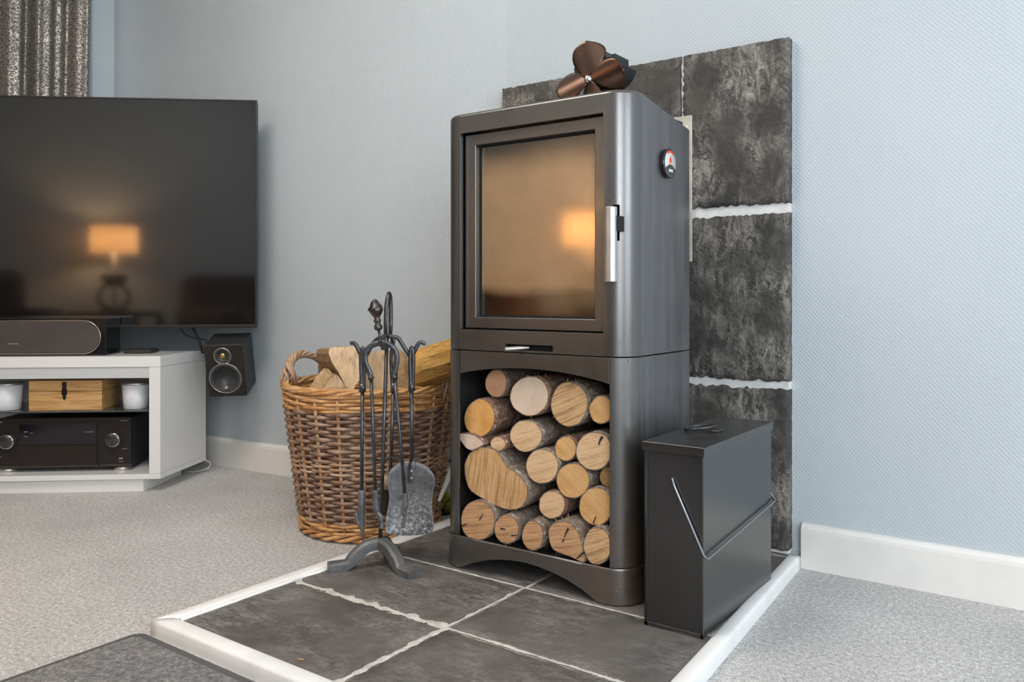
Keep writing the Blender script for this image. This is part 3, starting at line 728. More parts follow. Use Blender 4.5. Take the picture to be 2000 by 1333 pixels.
dialpoly([(-.010, -.0185), (-.010, -.0125), (.010, -.0125), (.010, -.0185)], M['dial'], 'plate_mark', .0112)

# stove fan
hub = Vector((-.905, 1.540, 1.115))
fan = thing('stove_fan', 'small bronze bladed heat powered fan on top of the stove', 'fan', (hub.x, 1.58, 1.050))
tz = 1.0585 - (1.58-YC)*.165
part('foot_plate', MB().box((hub.x-.035, 1.552, tz-.006), (hub.x+.035, 1.602, tz+.005)), M['fan_black'], fan, bevel=.0015)
part('pillar_block', MB().box((hub.x-.016, 1.567, tz), (hub.x+.016, 1.583, 1.096)), M['fan_black'], fan, bevel=.0012)
for k, an in enumerate((18, 40, 60, 82, 104, 126, 150)):
    a_ = math.radians(an); pts = []
    L = .086 if k not in (0, 6) else .080
    side_ = []
    for q in range(9):
        r_ = .012 + (L-.012)*q/8; bend = a_ + (.35*(q/8)**2) * (1 if an < 90 else -1)
        side_.append((r_*math.cos(bend), r_*math.sin(bend)))
    th_ = .0030; lft = []; rgt = []
    for q, (x, z) in enumerate(side_):
        dx, dz = (side_[min(q+1, 8)][0]-side_[max(q-1, 0)][0], side_[min(q+1, 8)][1]-side_[max(q-1, 0)][1]); l_ = math.hypot(dx, dz)
        w_ = th_*(1+.6*(q/8)); lft.append((x-dz/l_*w_, z+dx/l_*w_)); rgt.append((x+dz/l_*w_, z-dx/l_*w_))
    poly = lft + rgt[::-1]
    part('cooling_fin', MB().prism([(hub.x+.004+x, 1.566, 1.094+z) for x, z in poly], (0, .062, 0), True), M['fan_black'], fan, bevel=.0006)
part('fin_core', MB().lathe([(.016, 0), (.016, .036)], 20, (hub.x, 1.598, 1.098), Matrix.Rotation(PI/2, 3, 'X')), M['fan_black'], fan)
part('motor', MB().lathe([(.013, 0), (.013, .018), (.004, .020), (.004, .026)], 20, (hub.x, 1.566, hub.z), Matrix.Rotation(PI/2, 3, 'X')), M['fan_black'], fan)
part('hub_cap', MB().lathe([(.009, 0), (.0095, .006), (.008, .011), (.004, .0135), (0, .014)], 20, (hub.x, 1.546, hub.z), Matrix.Rotation(PI/2, 3, 'X')), M['chrome'], fan)
for an in (100, 10, -80, -168):
    a_ = math.radians(an); NU, NV = 14, 10; vs = []
    L = .086
    for i in range(NU+1):
        u = i/NU; r_ = .006 + (L-.006)*u
        wdt = .006 + .034*math.sin(PI*min(1, u*.93+.05))**.75*(.45+.75*u); 
        if u > .8: wdt *= math.sqrt(max(.0, 1-((u-.8)/.2)**2))*.98 + .02
        for j in range(NV+1):
            w_ = (j/NV-.5)*2*wdt - .008*u
            cup = .008*(w_/.03)**2 - .012*w_/.03*(.5+.4*u)
            x = r_*math.cos(a_) - w_*math.sin(a_); z = r_*math.sin(a_) + w_*math.cos(a_)
            vs.append((hub.x+x, 1.540 + cup, hub.z+z))
    m = NV+1; fs = [(i*m+j, (i+1)*m+j, (i+1)*m+j+1, i*m+j+1) for i in range(NU) for j in range(NV)]
    part('blade', MB().add(vs, fs, True), M['blade'], fan, solid=.0009)

# ================================================================ LOGS IN THE STOVE
def log(cx, cz, outline, y0, length, end, bk, label, tilt=(0, 0), fray=0, hole=None, rimw=.0022):
    """outline: list of (dx,dz) about the centre"""
    n = 44; P = []
    m = len(outline); seed = cx*31+cz*17
    for k in range(n):   # resample closed outline smoothly
        f = k/n*m; i = int(f); tt = f-i; p0, p1, p2, p3 = (outline[(i+j-1) % m] for j in range(4))
        q = [.5*((2*p1[c]) + (-p0[c]+p2[c])*tt + (2*p0[c]-5*p1[c]+4*p2[c]-p3[c])*tt*tt + (-p0[c]+3*p1[c]-3*p2[c]+p3[c])*tt**3) for c in (0, 1)]
        s = 1+.015*noise.noise(Vector((k*.55, seed, 0))); P.append((q[0]*s, q[1]*s))
    vs = []; R = 12
    for r_ in range(R+1):
        y = length*r_/R; tx, tz_ = tilt[0]*y, tilt[1]*y
        for k, (x, z) in enumerate(P):
            s = 1 + (.035*noise.noise(Vector((x*60, z*60, y*22+seed))) if r_ else 0) + (.012*noise.noise(Vector((x*190, z*190, y*90+seed))) if r_ > 0 else 0)
            if r_ == 0: y_ = 0
            else: y_ = y
            vs.append((x*s+tx, y_, z*s+tz_))
    fs = [(r_*n+k, (r_+1)*n+k, (r_+1)*n+(k+1) % n, r_*n+(k+1) % n) for r_ in range(R) for k in range(n)]
    fs.append(tuple(R*n+n-1-k for k in range(n)))
    # bark rim ring
    inn = []
    for x, z in P:
        L_ = math.hypot(x, z); w_ = rimw*(1+.5*noise.noise(Vector((x*80, z*80, seed)))); s = (L_-w_)/L_; inn.append((x*s, z*s))
    b = len(vs); vs += [(x, .0002, z) for x, z in inn]
    fs += [(k, (k+1) % n, b+(k+1) % n, b+k) for k in range(n)]
    o = solo('log', MB().add([Vector(v)+Vector((cx, y0, cz)) for v in vs], fs, True), bk, label, 'log', (cx, y0, cz), group='logs stacked in the stove base')
    # cut face
    vs = []; RR = 7
    for r_ in range(RR):
        s = 1-r_/RR
        for x, z in inn: vs.append((cx+x*s, y0 - .0008 + .0006*noise.noise(Vector((x*s*90, z*s*90, seed))), cz+z*s))
    vs += [(cx, y0-.0008, cz)]; c_ = RR*n
    fs = [(r_*n+k, r_*n+(k+1) % n, (r_+1)*n+(k+1) % n, (r_+1)*n+k) for r_ in range(RR-1) for k in range(n)] + [((RR-1)*n+k, (RR-1)*n+(k+1) % n, c_) for k in range(n)]
    e = part('cut_end', MB().add(vs, fs, True), ENDS[end], o)
    if fray:
        mb = MB(); rnd = random.Random(int(seed*100))
        for q in range(fray):
            k = rnd.randrange(n); x, z = P[k]
            if z < -.3*max(abs(z_) for _, z_ in P) and rnd.random() < .5: continue
            L_ = math.hypot(x, z); d = Vector((x/L_, 0, z/L_)); y = rnd.uniform(.001, .035)
            p_ = Vector((cx+x*.99, y0+y, cz+z*.99)); e_ = p_ + d*rnd.uniform(.002, .006) + Vector((rnd.uniform(-.004, .004), rnd.uniform(-.005, .004), rnd.uniform(-.004, .004)))
            mb.tube([p_, (p_+e_)/2+Vector((rnd.uniform(-.001, .001), 0, .001)), e_], [.0006, .0005, .0003], 4)
        ob = part('frayed_bark', mb, M['lichen'], o, fixn=False); ob['kind'] = 'stuff'
    return o
def ell(zx, zy, rx, ry, rot=0, y=1.475, lump=.04, seed=0):
    """centre and radii measured in the log zoom; returns world centre + outline on the plane y"""
    c = aty(860+zx/2.5643, 680+zy/2.5643, y); pts = []
    for k in range(14):
        a_ = -2*PI*k/14; u, v = rx*math.cos(a_), ry*math.sin(a_)
        s = 1+lump*noise.noise(Vector((math.cos(a_)*1.3, math.sin(a_)*1.3, seed*3.1)))
        U = (u*math.cos(rot)-v*math.sin(rot))*s; V = (u*math.sin(rot)+v*math.cos(rot))*s
        p = aty(860+(zx+U)/2.5643, 680+(zy+V)/2.5643, y); pts.append((p.x-c.x, p.z-c.z))
    return c.x, c.z, pts
def polyo(zp, y):
    w_ = [aty(860+x/2.5643, 680+z/2.5643, y) for x, z in zp]; cx = sum(p.x for p in w_)/len(w_); cz = sum(p.z for p in w_)/len(w_)
    return cx, cz, [(p.x-cx, p.z-cz) for p in w_]
LOGS = [
 (281,177,57,72,0,'peach','bark',1.500,'small round log with a peach coloured cut end at the top left of the stack',10),
 (447,242,100,103,.3,'pale','bark_red',1.478,'large pale grey ended log in the top row of the stack',25),
 (647,283,97,114,0,'sawn','bark',1.478,'large log with diagonal saw lines in the top row right of the pale one',60),
 (808,309,64,74,0,'honey','bark',1.480,'log at the right end of the top row partly behind the pillar',10),
 (198,350,78,100,.12,'orange','bark_red',1.478,'bright orange ended log with reddish bark at the left of the stack',10),
 (290,481,41,40,0,'cream','bark_red',1.474,'smallest round log with pinkish bark under the orange ended log',0),
 (430,441,84,81,.3,'cream','bark',1.480,'cream ended log in the middle of the second row',0),
 (629,505,58,64,0,'honey','bark_red',1.482,'small log with curled bark beside the big split ended log on the right',25),
 (770,517,94,98,0,'cream','bark',1.474,'large pale log with a dark crack at the right of the stack',0),
 (512,593,84,91,0,'cream','bark',1.478,'round pale log in the centre of the stack right of the biggest one',0),
 (665,665,87,92,0,'honey','bark',1.480,'round golden log below the small curled bark log',0),
 (842,645,46,55,0,'honey','bark',1.500,'log almost hidden behind the right pillar halfway down the stack',0),
 (560,786,68,73,0,'cream','bark_red',1.480,'small round log above the gap in the bottom row',0),
 (780,792,88,98,0,'honey','bark',1.476,'large golden log above the right end of the bottom row',0),
 (189,865,87,104,0,'tan','bark',1.456,'brown log with slanting saw lines at the left end of the bottom row',0),
 (333,909,64,76,0,'tan','bark',1.457,'second log from the left in the bottom row with dark specks',40),
 (464,940,56,79,0,'tan','bark',1.457,'narrow oval log with shaggy bark in the middle of the bottom row',90),
 (787,993,71,98,0,'sawn','bark',1.456,'oval log with level saw lines at the right end of the bottom row',0),
]
for q, (zx, zy, rx, ry, rot, en, bk, y0, lab, fr) in enumerate(LOGS):
    cx, cz, out = ell(zx, zy, rx*.985, ry*.985, rot, y0, .05, q)
    tilt = (0, 0)
    if q == 5: tilt = (.0, .0)
    log(cx, cz, out, y0, min(.235, 1.722-y0), en, M[bk], lab, tilt, fr)
cx, cz, out = polyo([(120,595),(145,530),(190,500),(245,497),(292,525),(335,592),(398,638),(438,700),(428,775),(375,812),(295,800),(205,752),(140,700)][::-1], 1.470)
log(cx, cz, out, 1.470, .24, 'upright', M['bark'], 'biggest log of the stack with a wide bean shaped cut end', fray=60)
cx, cz, out = polyo([(545,960),(543,905),(585,868),(640,868),(690,915),(712,980),(725,1062),(706,1073),(655,1050),(600,1030),(560,1005)][::-1], 1.4565)
log(cx, cz, out, 1.4565, .24, 'tan', M['bark'], 'cracked wedge ended log with mossy bark near the right of the bottom row', fray=100)
cx, cz, out = polyo([(90,433),(150,430),(190,447),(222,480),(205,494),(160,516),(120,492)][::-1], 1.466)
log(cx, cz, out, 1.466, .22, 'pale', M['bark_red'], 'small split half log at the far left below the orange ended log')
def crack(kw, pts, w=.0012):
    o = [q for q in COL.objects if q.get('label', '').startswith(kw)][0]; Y = o.location.y-.0022
    P = [aty(860+x/2.5643, 680+z/2.5643, Y) for x, z in pts]
    mb = MB()
    for i in range(len(P)-1):
        d = (P[i+1]-P[i]).normalized(); n = Vector((-d.z, 0, d.x)); w0 = w*(1-i/len(P)); w1 = w*(1-(i+1)/len(P))
        mb.prism([P[i]+n*w0, P[i]-n*w0, P[i+1]-n*w1, P[i+1]+n*w1], (0, .0012, 0))
    part('crack', mb, M['dark_inside'], o)
crack('large pale log with', [(812, 445), (800, 462), (792, 486)], .0030)
crack('cracked wedge', [(640, 905), (628, 930), (620, 950)], .0020); crack('cracked wedge', [(618, 958), (610, 975)], .0014); crack('cracked wedge', [(722, 1022), (700, 1040), (680, 1058)], .0022)
crack('brown log with', [(105, 892), (130, 882)], .0018); crack('brown log with', [(195, 865), (212, 830)], .0010)
crack('second log from', [(355, 942), (385, 938)], .0014); crack('second log from', [(300, 905), (325, 910)], .0016)
crack('large golden log', [(765, 880), (778, 845)], .0013)


# ================================================================ ASH BOX
ab = thing('ash_carrier', 'tall black metal ash box with wire handle beside the stove', 'ash box', (-.643, 1.59, .026))
bx0, bx1, by0, by1, bz0, bz1 = -.7045, -.5870, 1.408, 1.782, .0262, .358
part('body', MB().box((bx0, by0, bz0), (bx1, by1, bz1)), simple('black_ash_box', (.014, .014, .014), .27, 0., var=.4, vs=7, bump=.02, bs=14, IOR=1.95), ab, bevel=.0012)
mbx = simple('black_ash_box_lid', (.018, .017, .017), .28, 0., var=.5, vs=9, bump=.03, bs=20, IOR=1.95)
lid = part('lid', MB().box((bx0-.0035, by0-.0035, .3555), (bx1+.0035, by1+.0035, .3725)), mbx, ab, bevel=.0014)
part('seam_strip', MB().box((bx0+.0005, by0-.0012, bz0), (bx0+.007, by0, .355)).box((bx0+.0005, by0-.0012, bz0), (bx1-.0005, by0, bz0+.007)).box((bx1-.0055, by0-.0012, bz0), (bx1-.0005, by0, .355)), mbx, ab, bevel=.0004)
ring = []
rc = Vector((-.668, 1.585, .376))
for k in range(28):
    a_ = 2*PI*k/28; ring.append(rc + Vector((.030*math.cos(a_), .024*math.sin(a_)*1.2, .003+.004*math.cos(a_))))
part('ring_handle', MB().tube(ring, .0028, 8, closed=True), M['forged'], lid)
part('ring_clip', MB().box((-.643, 1.572, .3727), (-.625, 1.600, .3775)), mbx, lid, bevel=.001)
hz = aty(1315, 935, by0); hb = aty(1378, 1091, by0)
pts = [(hz.x, by0+.004, hz.z), (hz.x, by0-.004, hz.z), (hz.x+.004, by0-.0055, hz.z-.012), (bx1+.004, by0-.006, .178), (bx1+.0075, by0+.001, .171)]
e_ = [(bx1+.0055, by1-.01, .198), (bx1+.0065, by1+.006, .2005), (bx1+.001, by1+.009, .206), (hz.x, by1+.007, hz.z), (hz.x, by1-.004, hz.z)]
part('wire_handle', MB().tube(pts+e_, .0024, 8), simple('worn_wire', (.30, .31, .34), .3, .9), ab)

# ================================================================ FIRESIDE TOOL SET
base = Vector((-1.356, 1.363, .0255))
DP = 1.898
ts = thing('companion_stand', 'black wrought iron fireside tool stand with four hooks on the hearth', 'tool stand', base)
def leg_path(end, z0=.058):
    e = Vector(end); c = Vector((base.x, base.y, 0)); d = (Vector((e.x, e.y, 0)) - c); L = d.length; d.normalize()
    fr = [(0, .050), (.12, .0495), (.24, .0475), (.35, .041), (.45, .032), (.54, .022), (.61, .0135), (.67, .0098), (1.0, .0095)]
    return [c + d*(L*u) + Vector((0, 0, .0255+z)) for u, z in fr], d
for en, w_ in (((-1.418, 1.262, 0), 1), ((-1.2285, 1.340, 0), 1), ((-1.395, 1.452, 0), 1)):
    pth, d = leg_path(en); sd_ = Vector((-d.y, d.x, 0)); vs = []
    for k, p in enumerate(pth):
        t_ = (pth[min(k+1, len(pth)-1)] - pth[max(k-1, 0)]).normalized(); nz_ = sd_.cross(t_); nz_ = nz_ if nz_.z > 0 else -nz_
        ww = .0135 if k < 6 else .0155; hh = .0125 if k < 6 else .0100
        for a_, b_ in ((-1, -1), (1, -1), (1, .6), (.6, 1), (-.6, 1), (-1, .6)): vs.append(p + sd_*ww*a_ + nz_*hh*b_)
    fs = [(i*6+j, (i+1)*6+j, (i+1)*6+(j+1) % 6, i*6+(j+1) % 6) for i in range(len(pth)-1) for j in range(6)] + [(5,4,3,2,1,0), tuple((len(pth)-1)*6+j for j in range(6))]
    part('leg', MB().add(vs, fs), simple('cast_iron_grey', (.15, .15, .15), .5, .4, var=.3, vs=30, bump=.7, bs=220) if 'cig' not in M else M['cig'], ts, bevel=.0012)
    if 'cig' not in M: M['cig'] = bpy.data.materials['cast_iron_grey']
top = atd(756, 655, DP+.012); pb = Vector((base.x, base.y, .080))
part('pole', MB().tube([pb, pb.lerp(top, .5), top], .0045, 12), M['forged'], ts)
P_ = lambda x, y, d=0.: atd(x, y, DP+d)
part('collar', MB().tube([P_(751, 672), P_(751, 684)], .0085, 4), M['forged'], ts, bevel=.001)
lp = []
part('top_loop', MB().tube([P_(753, 657, .0), P_(753, 632, -.002), P_(754, 600, -.003), P_(757, 580, -.001), P_(760, 573, .006), P_(762, 580, .013), P_(763, 600, .016), P_(763, 632, .014), P_(762, 657, .010)], [.0052]*9, 8, flat=.8), M['forged'], ts)
mb = MB()
hk_l = [P_(754, 657), P_(740, 661, -.002), P_(728, 672), P_(718, 690, 0), P_(711, 697, 0), P_(704, 692, 0), P_(697, 677, 0), P_(690, 670, 0), P_(684, 671, 0)]
hk_r = [P_(760, 657), P_(776, 660), P_(784, 670), P_(795, 688), P_(801, 695), P_(807, 692), P_(814, 677), P_(821, 669), P_(831, 672)]
hk_f = [P_(754, 656, 0), P_(750, 656, -.035), P_(746, 668, -.060), P_(745, 676, -.068), P_(743, 674, -.078), P_(742, 664, -.085)]
hk_b = [P_(758, 656, 0), P_(763, 656, .035), P_(766, 667, .055), P_(768, 676, .064), P_(769, 673, .073), P_(770, 664, .080)]
def smooth(pts, n=5):
    out = []; m = len(pts)
    for i in range(m-1):
        p0, p1, p2, p3 = pts[max(i-1, 0)], pts[i], pts[i+1], pts[min(i+2, m-1)]
        for k in range(n):
            t_ = k/n; out.append(.5*((2*p1)+(-p0+p2)*t_+(2*p0-5*p1+4*p2-p3)*t_*t_+(-p0+3*p1-3*p2+p3)*t_**3))
    return out+[pts[-1]]
for h in (hk_l, hk_r, hk_f, hk_b): part('hook_arm', MB().tube(smooth(h), .0030, 8, flat=1.7, up=(_F)), M['forged'], ts)
part('guide_ring', MB().tube(smooth([P_(728, 896, -.01), P_(738, 899, .004), P_(752, 897, .010), P_(770, 893, .006), P_(784, 892, -.01)]), .0026, 6, flat=1.8), M['forged'], ts)
def loop_handle(x, y0, y1, d, w, t, dy=0):
    pts = [P_(x, y0, d), P_(x-w*.7, y0+7, d), P_(x-w, y0+25, d), P_(x-w*.75, (y0+y1)/2+12, d), P_(x-w*.35, y1-6, d)]
    q = [P_(x+w*.35, y1-6, d), P_(x+w*.75, (y0+y1)/2+12, d), P_(x+w, y0+25, d), P_(x+w*.7, y0+7, d)]
    return MB().tube(smooth(pts+q+[pts[0]])[:-1], t, 8, closed=True, flat=1.2).tube([P_(x, y1-16, d), P_(x, y1, d)], [.0075, .0085], 8)
# poker
pk = thing('poker', 'iron poker with pointed tip hanging on the left hook of the stand', 'poker', P_(708, 1062, 0))
part('loop_handle', loop_handle(708, 680, 766, 0, 3.2, .0040), M['forged'], pk)
part('shaft', MB().tube([P_(708, 764), P_(707, 860), P_(706, 965)], .0044, 10), M['forged'], pk)
part('tip', MB().tube([P_(706.5, 958), P_(706.5, 960), P_(706, 1000), P_(706.5, 1022), P_(708, 1040), P_(709, 1063)], [.0078, .0085, .0082, .0070, .0045, .0010], 10).tube(smooth([P_(704, 1026), P_(699, 1020), P_(697, 1008), P_(696, 1000)]), [.0055]*6+[.005]*6+[.003]*3+[.0012], 7), M['shovel'], pk)
# tongs
tg = thing('fire_tongs', 'iron fire tongs with spiral acorn finial hanging at the front of the stand', 'tongs', P_(745, 1030, -.05))
dT = -.060
part('spring_bow', MB().tube(smooth([P_(724, 734, dT), P_(719, 722, dT), P_(713, 706, dT), P_(714, 690, dT), P_(724, 677, dT), P_(742, 670, dT), P_(758, 672, dT), P_(771, 684, dT), P_(775, 700, dT), P_(773, 716, dT), P_(769, 734, dT)]), .0030, 8, flat=2.2, up=_F), M['forged'], tg)
for a_, b_, tip in (((723, 733), (725, 741), None), ((770, 732), (771, 740), None)):
    part('collar', MB().tube([P_(*a_, dT), P_(b_[0], b_[1], dT)], [.0042, .0078], 10), M['forged'], tg)
part('arm', MB().tube([P_(725, 738, dT), P_(729, 850, dT), P_(733, 962, dT)], .0038, 10), M['forged'], tg)
part('arm', MB().tube([P_(771, 738, dT), P_(782, 860, dT), P_(791, 968, dT)], .0038, 10), M['forged'], tg)
part('claw', MB().tube(smooth([P_(733, 958, dT), P_(733.5, 972, dT), P_(734, 988, dT), P_(736, 1000, dT), P_(743, 1010, dT), P_(746, 1024, dT), P_(744, 1034, dT)]), [.0075]*15+[.006]*8+[.004]*7+[.002], 8), M['shovel'], tg)
part('claw', MB().tube(smooth([P_(790, 964, dT), P_(792, 976, dT), P_(792, 988, dT), P_(789, 998, dT), P_(790, 1006, dT), P_(790, 1016, dT), P_(786, 1032, dT)]), [.0068]*13+[.0055]*8+[.004]*9+[.0015], 8), M['shovel'], tg)
part('finial_rod', MB().tube([P_(744, 672, dT), P_(739.5, 642, dT)], .0034, 8), M['forged'], tg)
ax = (P_(731.5, 584, dT) - P_(739.5, 645, dT)); LN = ax.length; Mz = Vector((0, 0, 1)).rotation_difference(ax.normalized()).to_matrix()
pr_ = [(.0072, 0), (.0098, .05), (.0098, .12), (.0078, .17), (.0066, .20), (.0068, .24), (.0090, .28), (.0090, .32), (.0066, .36), (.0075, .42), (.0120, .50), (.0160, .60), (.0165, .65), (.0135, .74), (.0085, .86), (.0030, .96), (.0001, 1.0)]
mb = MB().lathe([(r*.95, z*LN) for r, z in pr_], 20, P_(739.5, 645, dT), Mz)
for k in range(5):
    pts = []
    for q in range(10):
        u = q/9; f = .65+.33*u; rr = (.0165*(1-u)**.8+.002)*.95; an = 2*PI*k/5 + 2.2*u
        pts.append(P_(739.5, 645, dT) + Mz @ Vector((rr*math.cos(an), rr*math.sin(an), f*LN)))
    mb.tube(pts, [.0016]*9+[.0006], 5)
part('finial', mb, simple('worn_iron_finial', (.11, .095, .09), .32, .8, var=.4, vs=60, bump=.5, bs=300), tg)
# brush
br = thing('hearth_brush', 'iron handled hearth brush hanging behind the other fire tools', 'brush', P_(763, 1000, .065))
part('loop_handle', loop_handle(769, 678, 765, .065, 5.5, .0042), M['forged'], br)
part('shaft', MB().tube([P_(768, 762, .065), P_(765, 850, .065), P_(762, 932, .065)], .0044, 10), M['forged'], br)
bw = simple('brush_block_wood', (.40, .31, .20), .6, var=.2, vs=20)
c0 = P_(762, 932, .065); mb = MB().lathe([(.008, .002), (.020, 0), (.022, -.010), (.022, -.026)], 20, c0)
part('brush_block', mb, bw, br)
mb = MB(); rnd = random.Random(4)
for q in range(260):
    a_ = rnd.uniform(0, 2*PI); r_ = .021*math.sqrt(rnd.random()); p = c0 + Vector((r_*math.cos(a_), r_*math.sin(a_), -.025)); e_ = p + Vector((math.cos(a_)*r_*.35, math.sin(a_)*r_*.35, -.060-rnd.uniform(0, .008)))
    mb.tube([p, e_], .0006, 3)
ob = part('bristles', mb, simple('brush_bristle', (.10, .075, .045), .7), br, fixn=False); ob['kind'] = 'stuff'
# shovel
sh = thing('ash_shovel', 'flat iron ash shovel with scratched rounded blade on the right hook', 'shovel', P_(804, 650, 0))
dS = -.005
part('loop_handle', loop_handle(804, 679, 764, dS, 3.2, .0042), M['forged'], sh)
part('shaft', MB().tube([P_(804, 760, dS), P_(804, 830, dS), P_(804, 906, dS-.004)], .0046, 10), M['forged'], sh)
part('rivet_strap', MB().tube([P_(804, 898, dS-.004), P_(804, 912, dS-.008), P_(803, 944, dS-.008)], [.005, .0085, .0075], 8, flat=.4, up=_R), M['forged'], sh, bevel=.0006)
for yy in (921, 935): part('rivet', MB().lathe([(.0026, 0), (.0022, .0012), (0, .0018)], 10, P_(803.5, yy, dS-.0110), Matrix.Rotation(YAW, 3, 'Z') @ Matrix.Rotation(PI/2, 3, 'X')), M['brushed'], sh)
bl = [(760,925),(764,917),(772,910),(781,905),(790,902),(802,901),(815,903),(827,908),(837,915),(845,925),(849,936),(849,948),(846,960),(844,972),(843,985),(844,1000),(846,1018),(846,1034),(842,1041),(834,1044),(815,1046),(795,1047),(772,1046),(760,1044),(754,1040),(753,1026),(755,1008),(759,990),(761,975),(760,962),(757,948),(757,936)]
ctr = (802, 975); vs = []; n_ = len(bl); RR = 8
for r_ in range(RR):
    s = 1-r_/RR
    for x, y in bl:
        X_, Y_ = ctr[0]+(x-ctr[0])*s, ctr[1]+(y-ctr[1])*s
        u = (x-ctr[0])/46*s; dz = -.009*u*u*(1 if y < 1040 else 1) - (.006 if r_ == 0 and (x < 765 or x > 838) else 0)
        vs.append(P_(X_, Y_, dS + dz + .004))
vs.append(P_(*ctr, dS+.004)); c_ = RR*n_
fs = [(r_*n_+k, r_*n_+(k+1) % n_, (r_+1)*n_+(k+1) % n_, (r_+1)*n_+k) for r_ in range(RR-1) for k in range(n_)] + [((RR-1)*n_+k, (RR-1)*n_+(k+1) % n_, c_) for k in range(n_)]
part('blade', MB().add(vs, fs, True), M['shovel'], sh, solid=.0016)

# ================================================================ WICKER BASKET
bc = Vector((-1.682, 1.654, 0)); RB, RT, HB = .183, .236, .400
bk = thing('log_basket', 'tall round brown wicker log basket with orange willow rim beside the stove', 'basket', bc)
NS = 22
def brad(z):
    u = z/HB; return RB + (RT-RB)*(u**.9)
def ring_pts(z, amp, ph, per=6, r0=0, zw=0, seed=0, freq=NS/2):
    out = []; N = NS*per
    for k in range(N):
        a_ = 2*PI*k/N; w_ = math.cos(a_*freq + ph)
        w_ = math.copysign(abs(w_)**.7, w_)
        r_ = brad(z)+r0+amp*w_; out.append(Vector((bc.x+r_*math.cos(a_), bc.y+r_*math.sin(a_), z + zw*math.sin(a_*freq*.5+ph) + .0012*noise.noise(Vector((math.cos(a_)*6, math.sin(a_)*6, seed))))))
    return out
for k in range(NS):
    a_ = 2*PI*k/NS; pts = []
    for q in range(9):
        z = .03 + (HB-.05)*q/8; r_ = brad(z); pts.append((bc.x+(r_+.0022)*math.cos(a_), bc.y+(r_+.0022)*math.sin(a_), z))
    part('stake', MB().tube(pts, .0048, 6), M['stake'], bk, fixn=False)
z = .052; q = 0
while z < .343:
    thin = .175 < z < .215
    rad = .0034 if thin else .0049*random.uniform(.92, 1.1)
    N = NS*8; pts = ring_pts(z, .0062, PI*(q % 2), per=8, seed=q)
    rr = [rad*(.92+.26*math.cos(k/8*PI+PI*(q % 2)) + .16*noise.noise(Vector((k*.16, q, 0)))) for k in range(N)]
    part('weaver', MB().tube(pts, rr, 6, closed=True, up=(0, 0, 1)), M['weaver'] if not thin else M['handle_willow'], bk, fixn=False)
    z += rad*1.96; q += 1
for i in range(7):      # orange top band, three-rod waling
    part('rim_rod', MB().tube(ring_pts(.349+.0062*i, .0060, 2*PI*i/3, freq=NS/3, zw=.0022, seed=40+i), .0047, 7, closed=True, up=(0, 0, 1)), M['willow'], bk, fixn=False)
for i in range(4):
    pts = []
    N = 200
    for k in range(N):
        a_ = 2*PI*k/N; ph = a_*6+i*PI/2+.5*math.sin(a_*7+i); r_ = brad(.395)+.0075*math.cos(ph); pts.append((bc.x+r_*math.cos(a_), bc.y+r_*math.sin(a_), .3985+.0058*math.sin(ph)))
    part('rim_rod', MB().tube(pts, .0048, 7, closed=True, up=(0, 0, 1)), M['willow'], bk, fixn=False)
for i in range(4):
    part('base_rod', MB().tube(ring_pts(.026+.0068*i, .0060, 2*PI*i/3, freq=NS/3, zw=.002, r0=.001, seed=60+i), .0046, 7, closed=True, up=(0, 0, 1)), M['willow'], bk, fixn=False)
for i in range(3):
    pts = []
    for k in range(180):
        a_ = 2*PI*k/180; ph = a_*8+i*2*PI/3; r_ = RB+.004+.008*math.cos(ph); pts.append((bc.x+r_*math.cos(a_), bc.y+r_*math.sin(a_), .0135+.0075*math.sin(ph)))
    part('base_rod', MB().tube(pts, .0055, 7, closed=True, up=(0, 0, 1)), M['willow'], bk, fixn=False)
part('base_disc', MB().lathe([(RB-.004, .010), (RB-.004, .022), (0, .022)], 40, bc), M['weaver'], bk)
# handles: twisted bundles left and right
def bhandle(adeg, w=.042, h=.062):
    a0 = math.radians(adeg); hnd = None
    for i in range(6):
        pts = []
        for k in range(33):
            u = k/32; th_ = PI*u; aa = a0 + (u-.5)*2*w/RT*1.15
            tw = th_*3.2 + i*2*PI/6; rr_ = .0085 if .1 < u < .9 else .011
            if u < .14 or u > .86: rr_ += .012*(abs(u-.5)-.36)/.14
            r_ = brad(.395) + .006*math.sin(th_) + rr_*math.cos(tw) ; z = .385 + h*(math.sin(th_)**.62)*1.0 + rr_*math.sin(tw)*.9
            aa = a0 - math.cos(th_)*w/RT
            aa += rr_*math.sin(tw)*.6/RT
            pts.append((bc.x+r_*math.cos(aa), bc.y+r_*math.sin(aa), z))
        part('handle_rod', MB().tube(pts, .0050, 6), M['handle_willow'], bk, fixn=False)
bhandle(math.degrees(YAW)+180-24, .085, .088)
bhandle(math.degrees(YAW)-8, .075, .080)

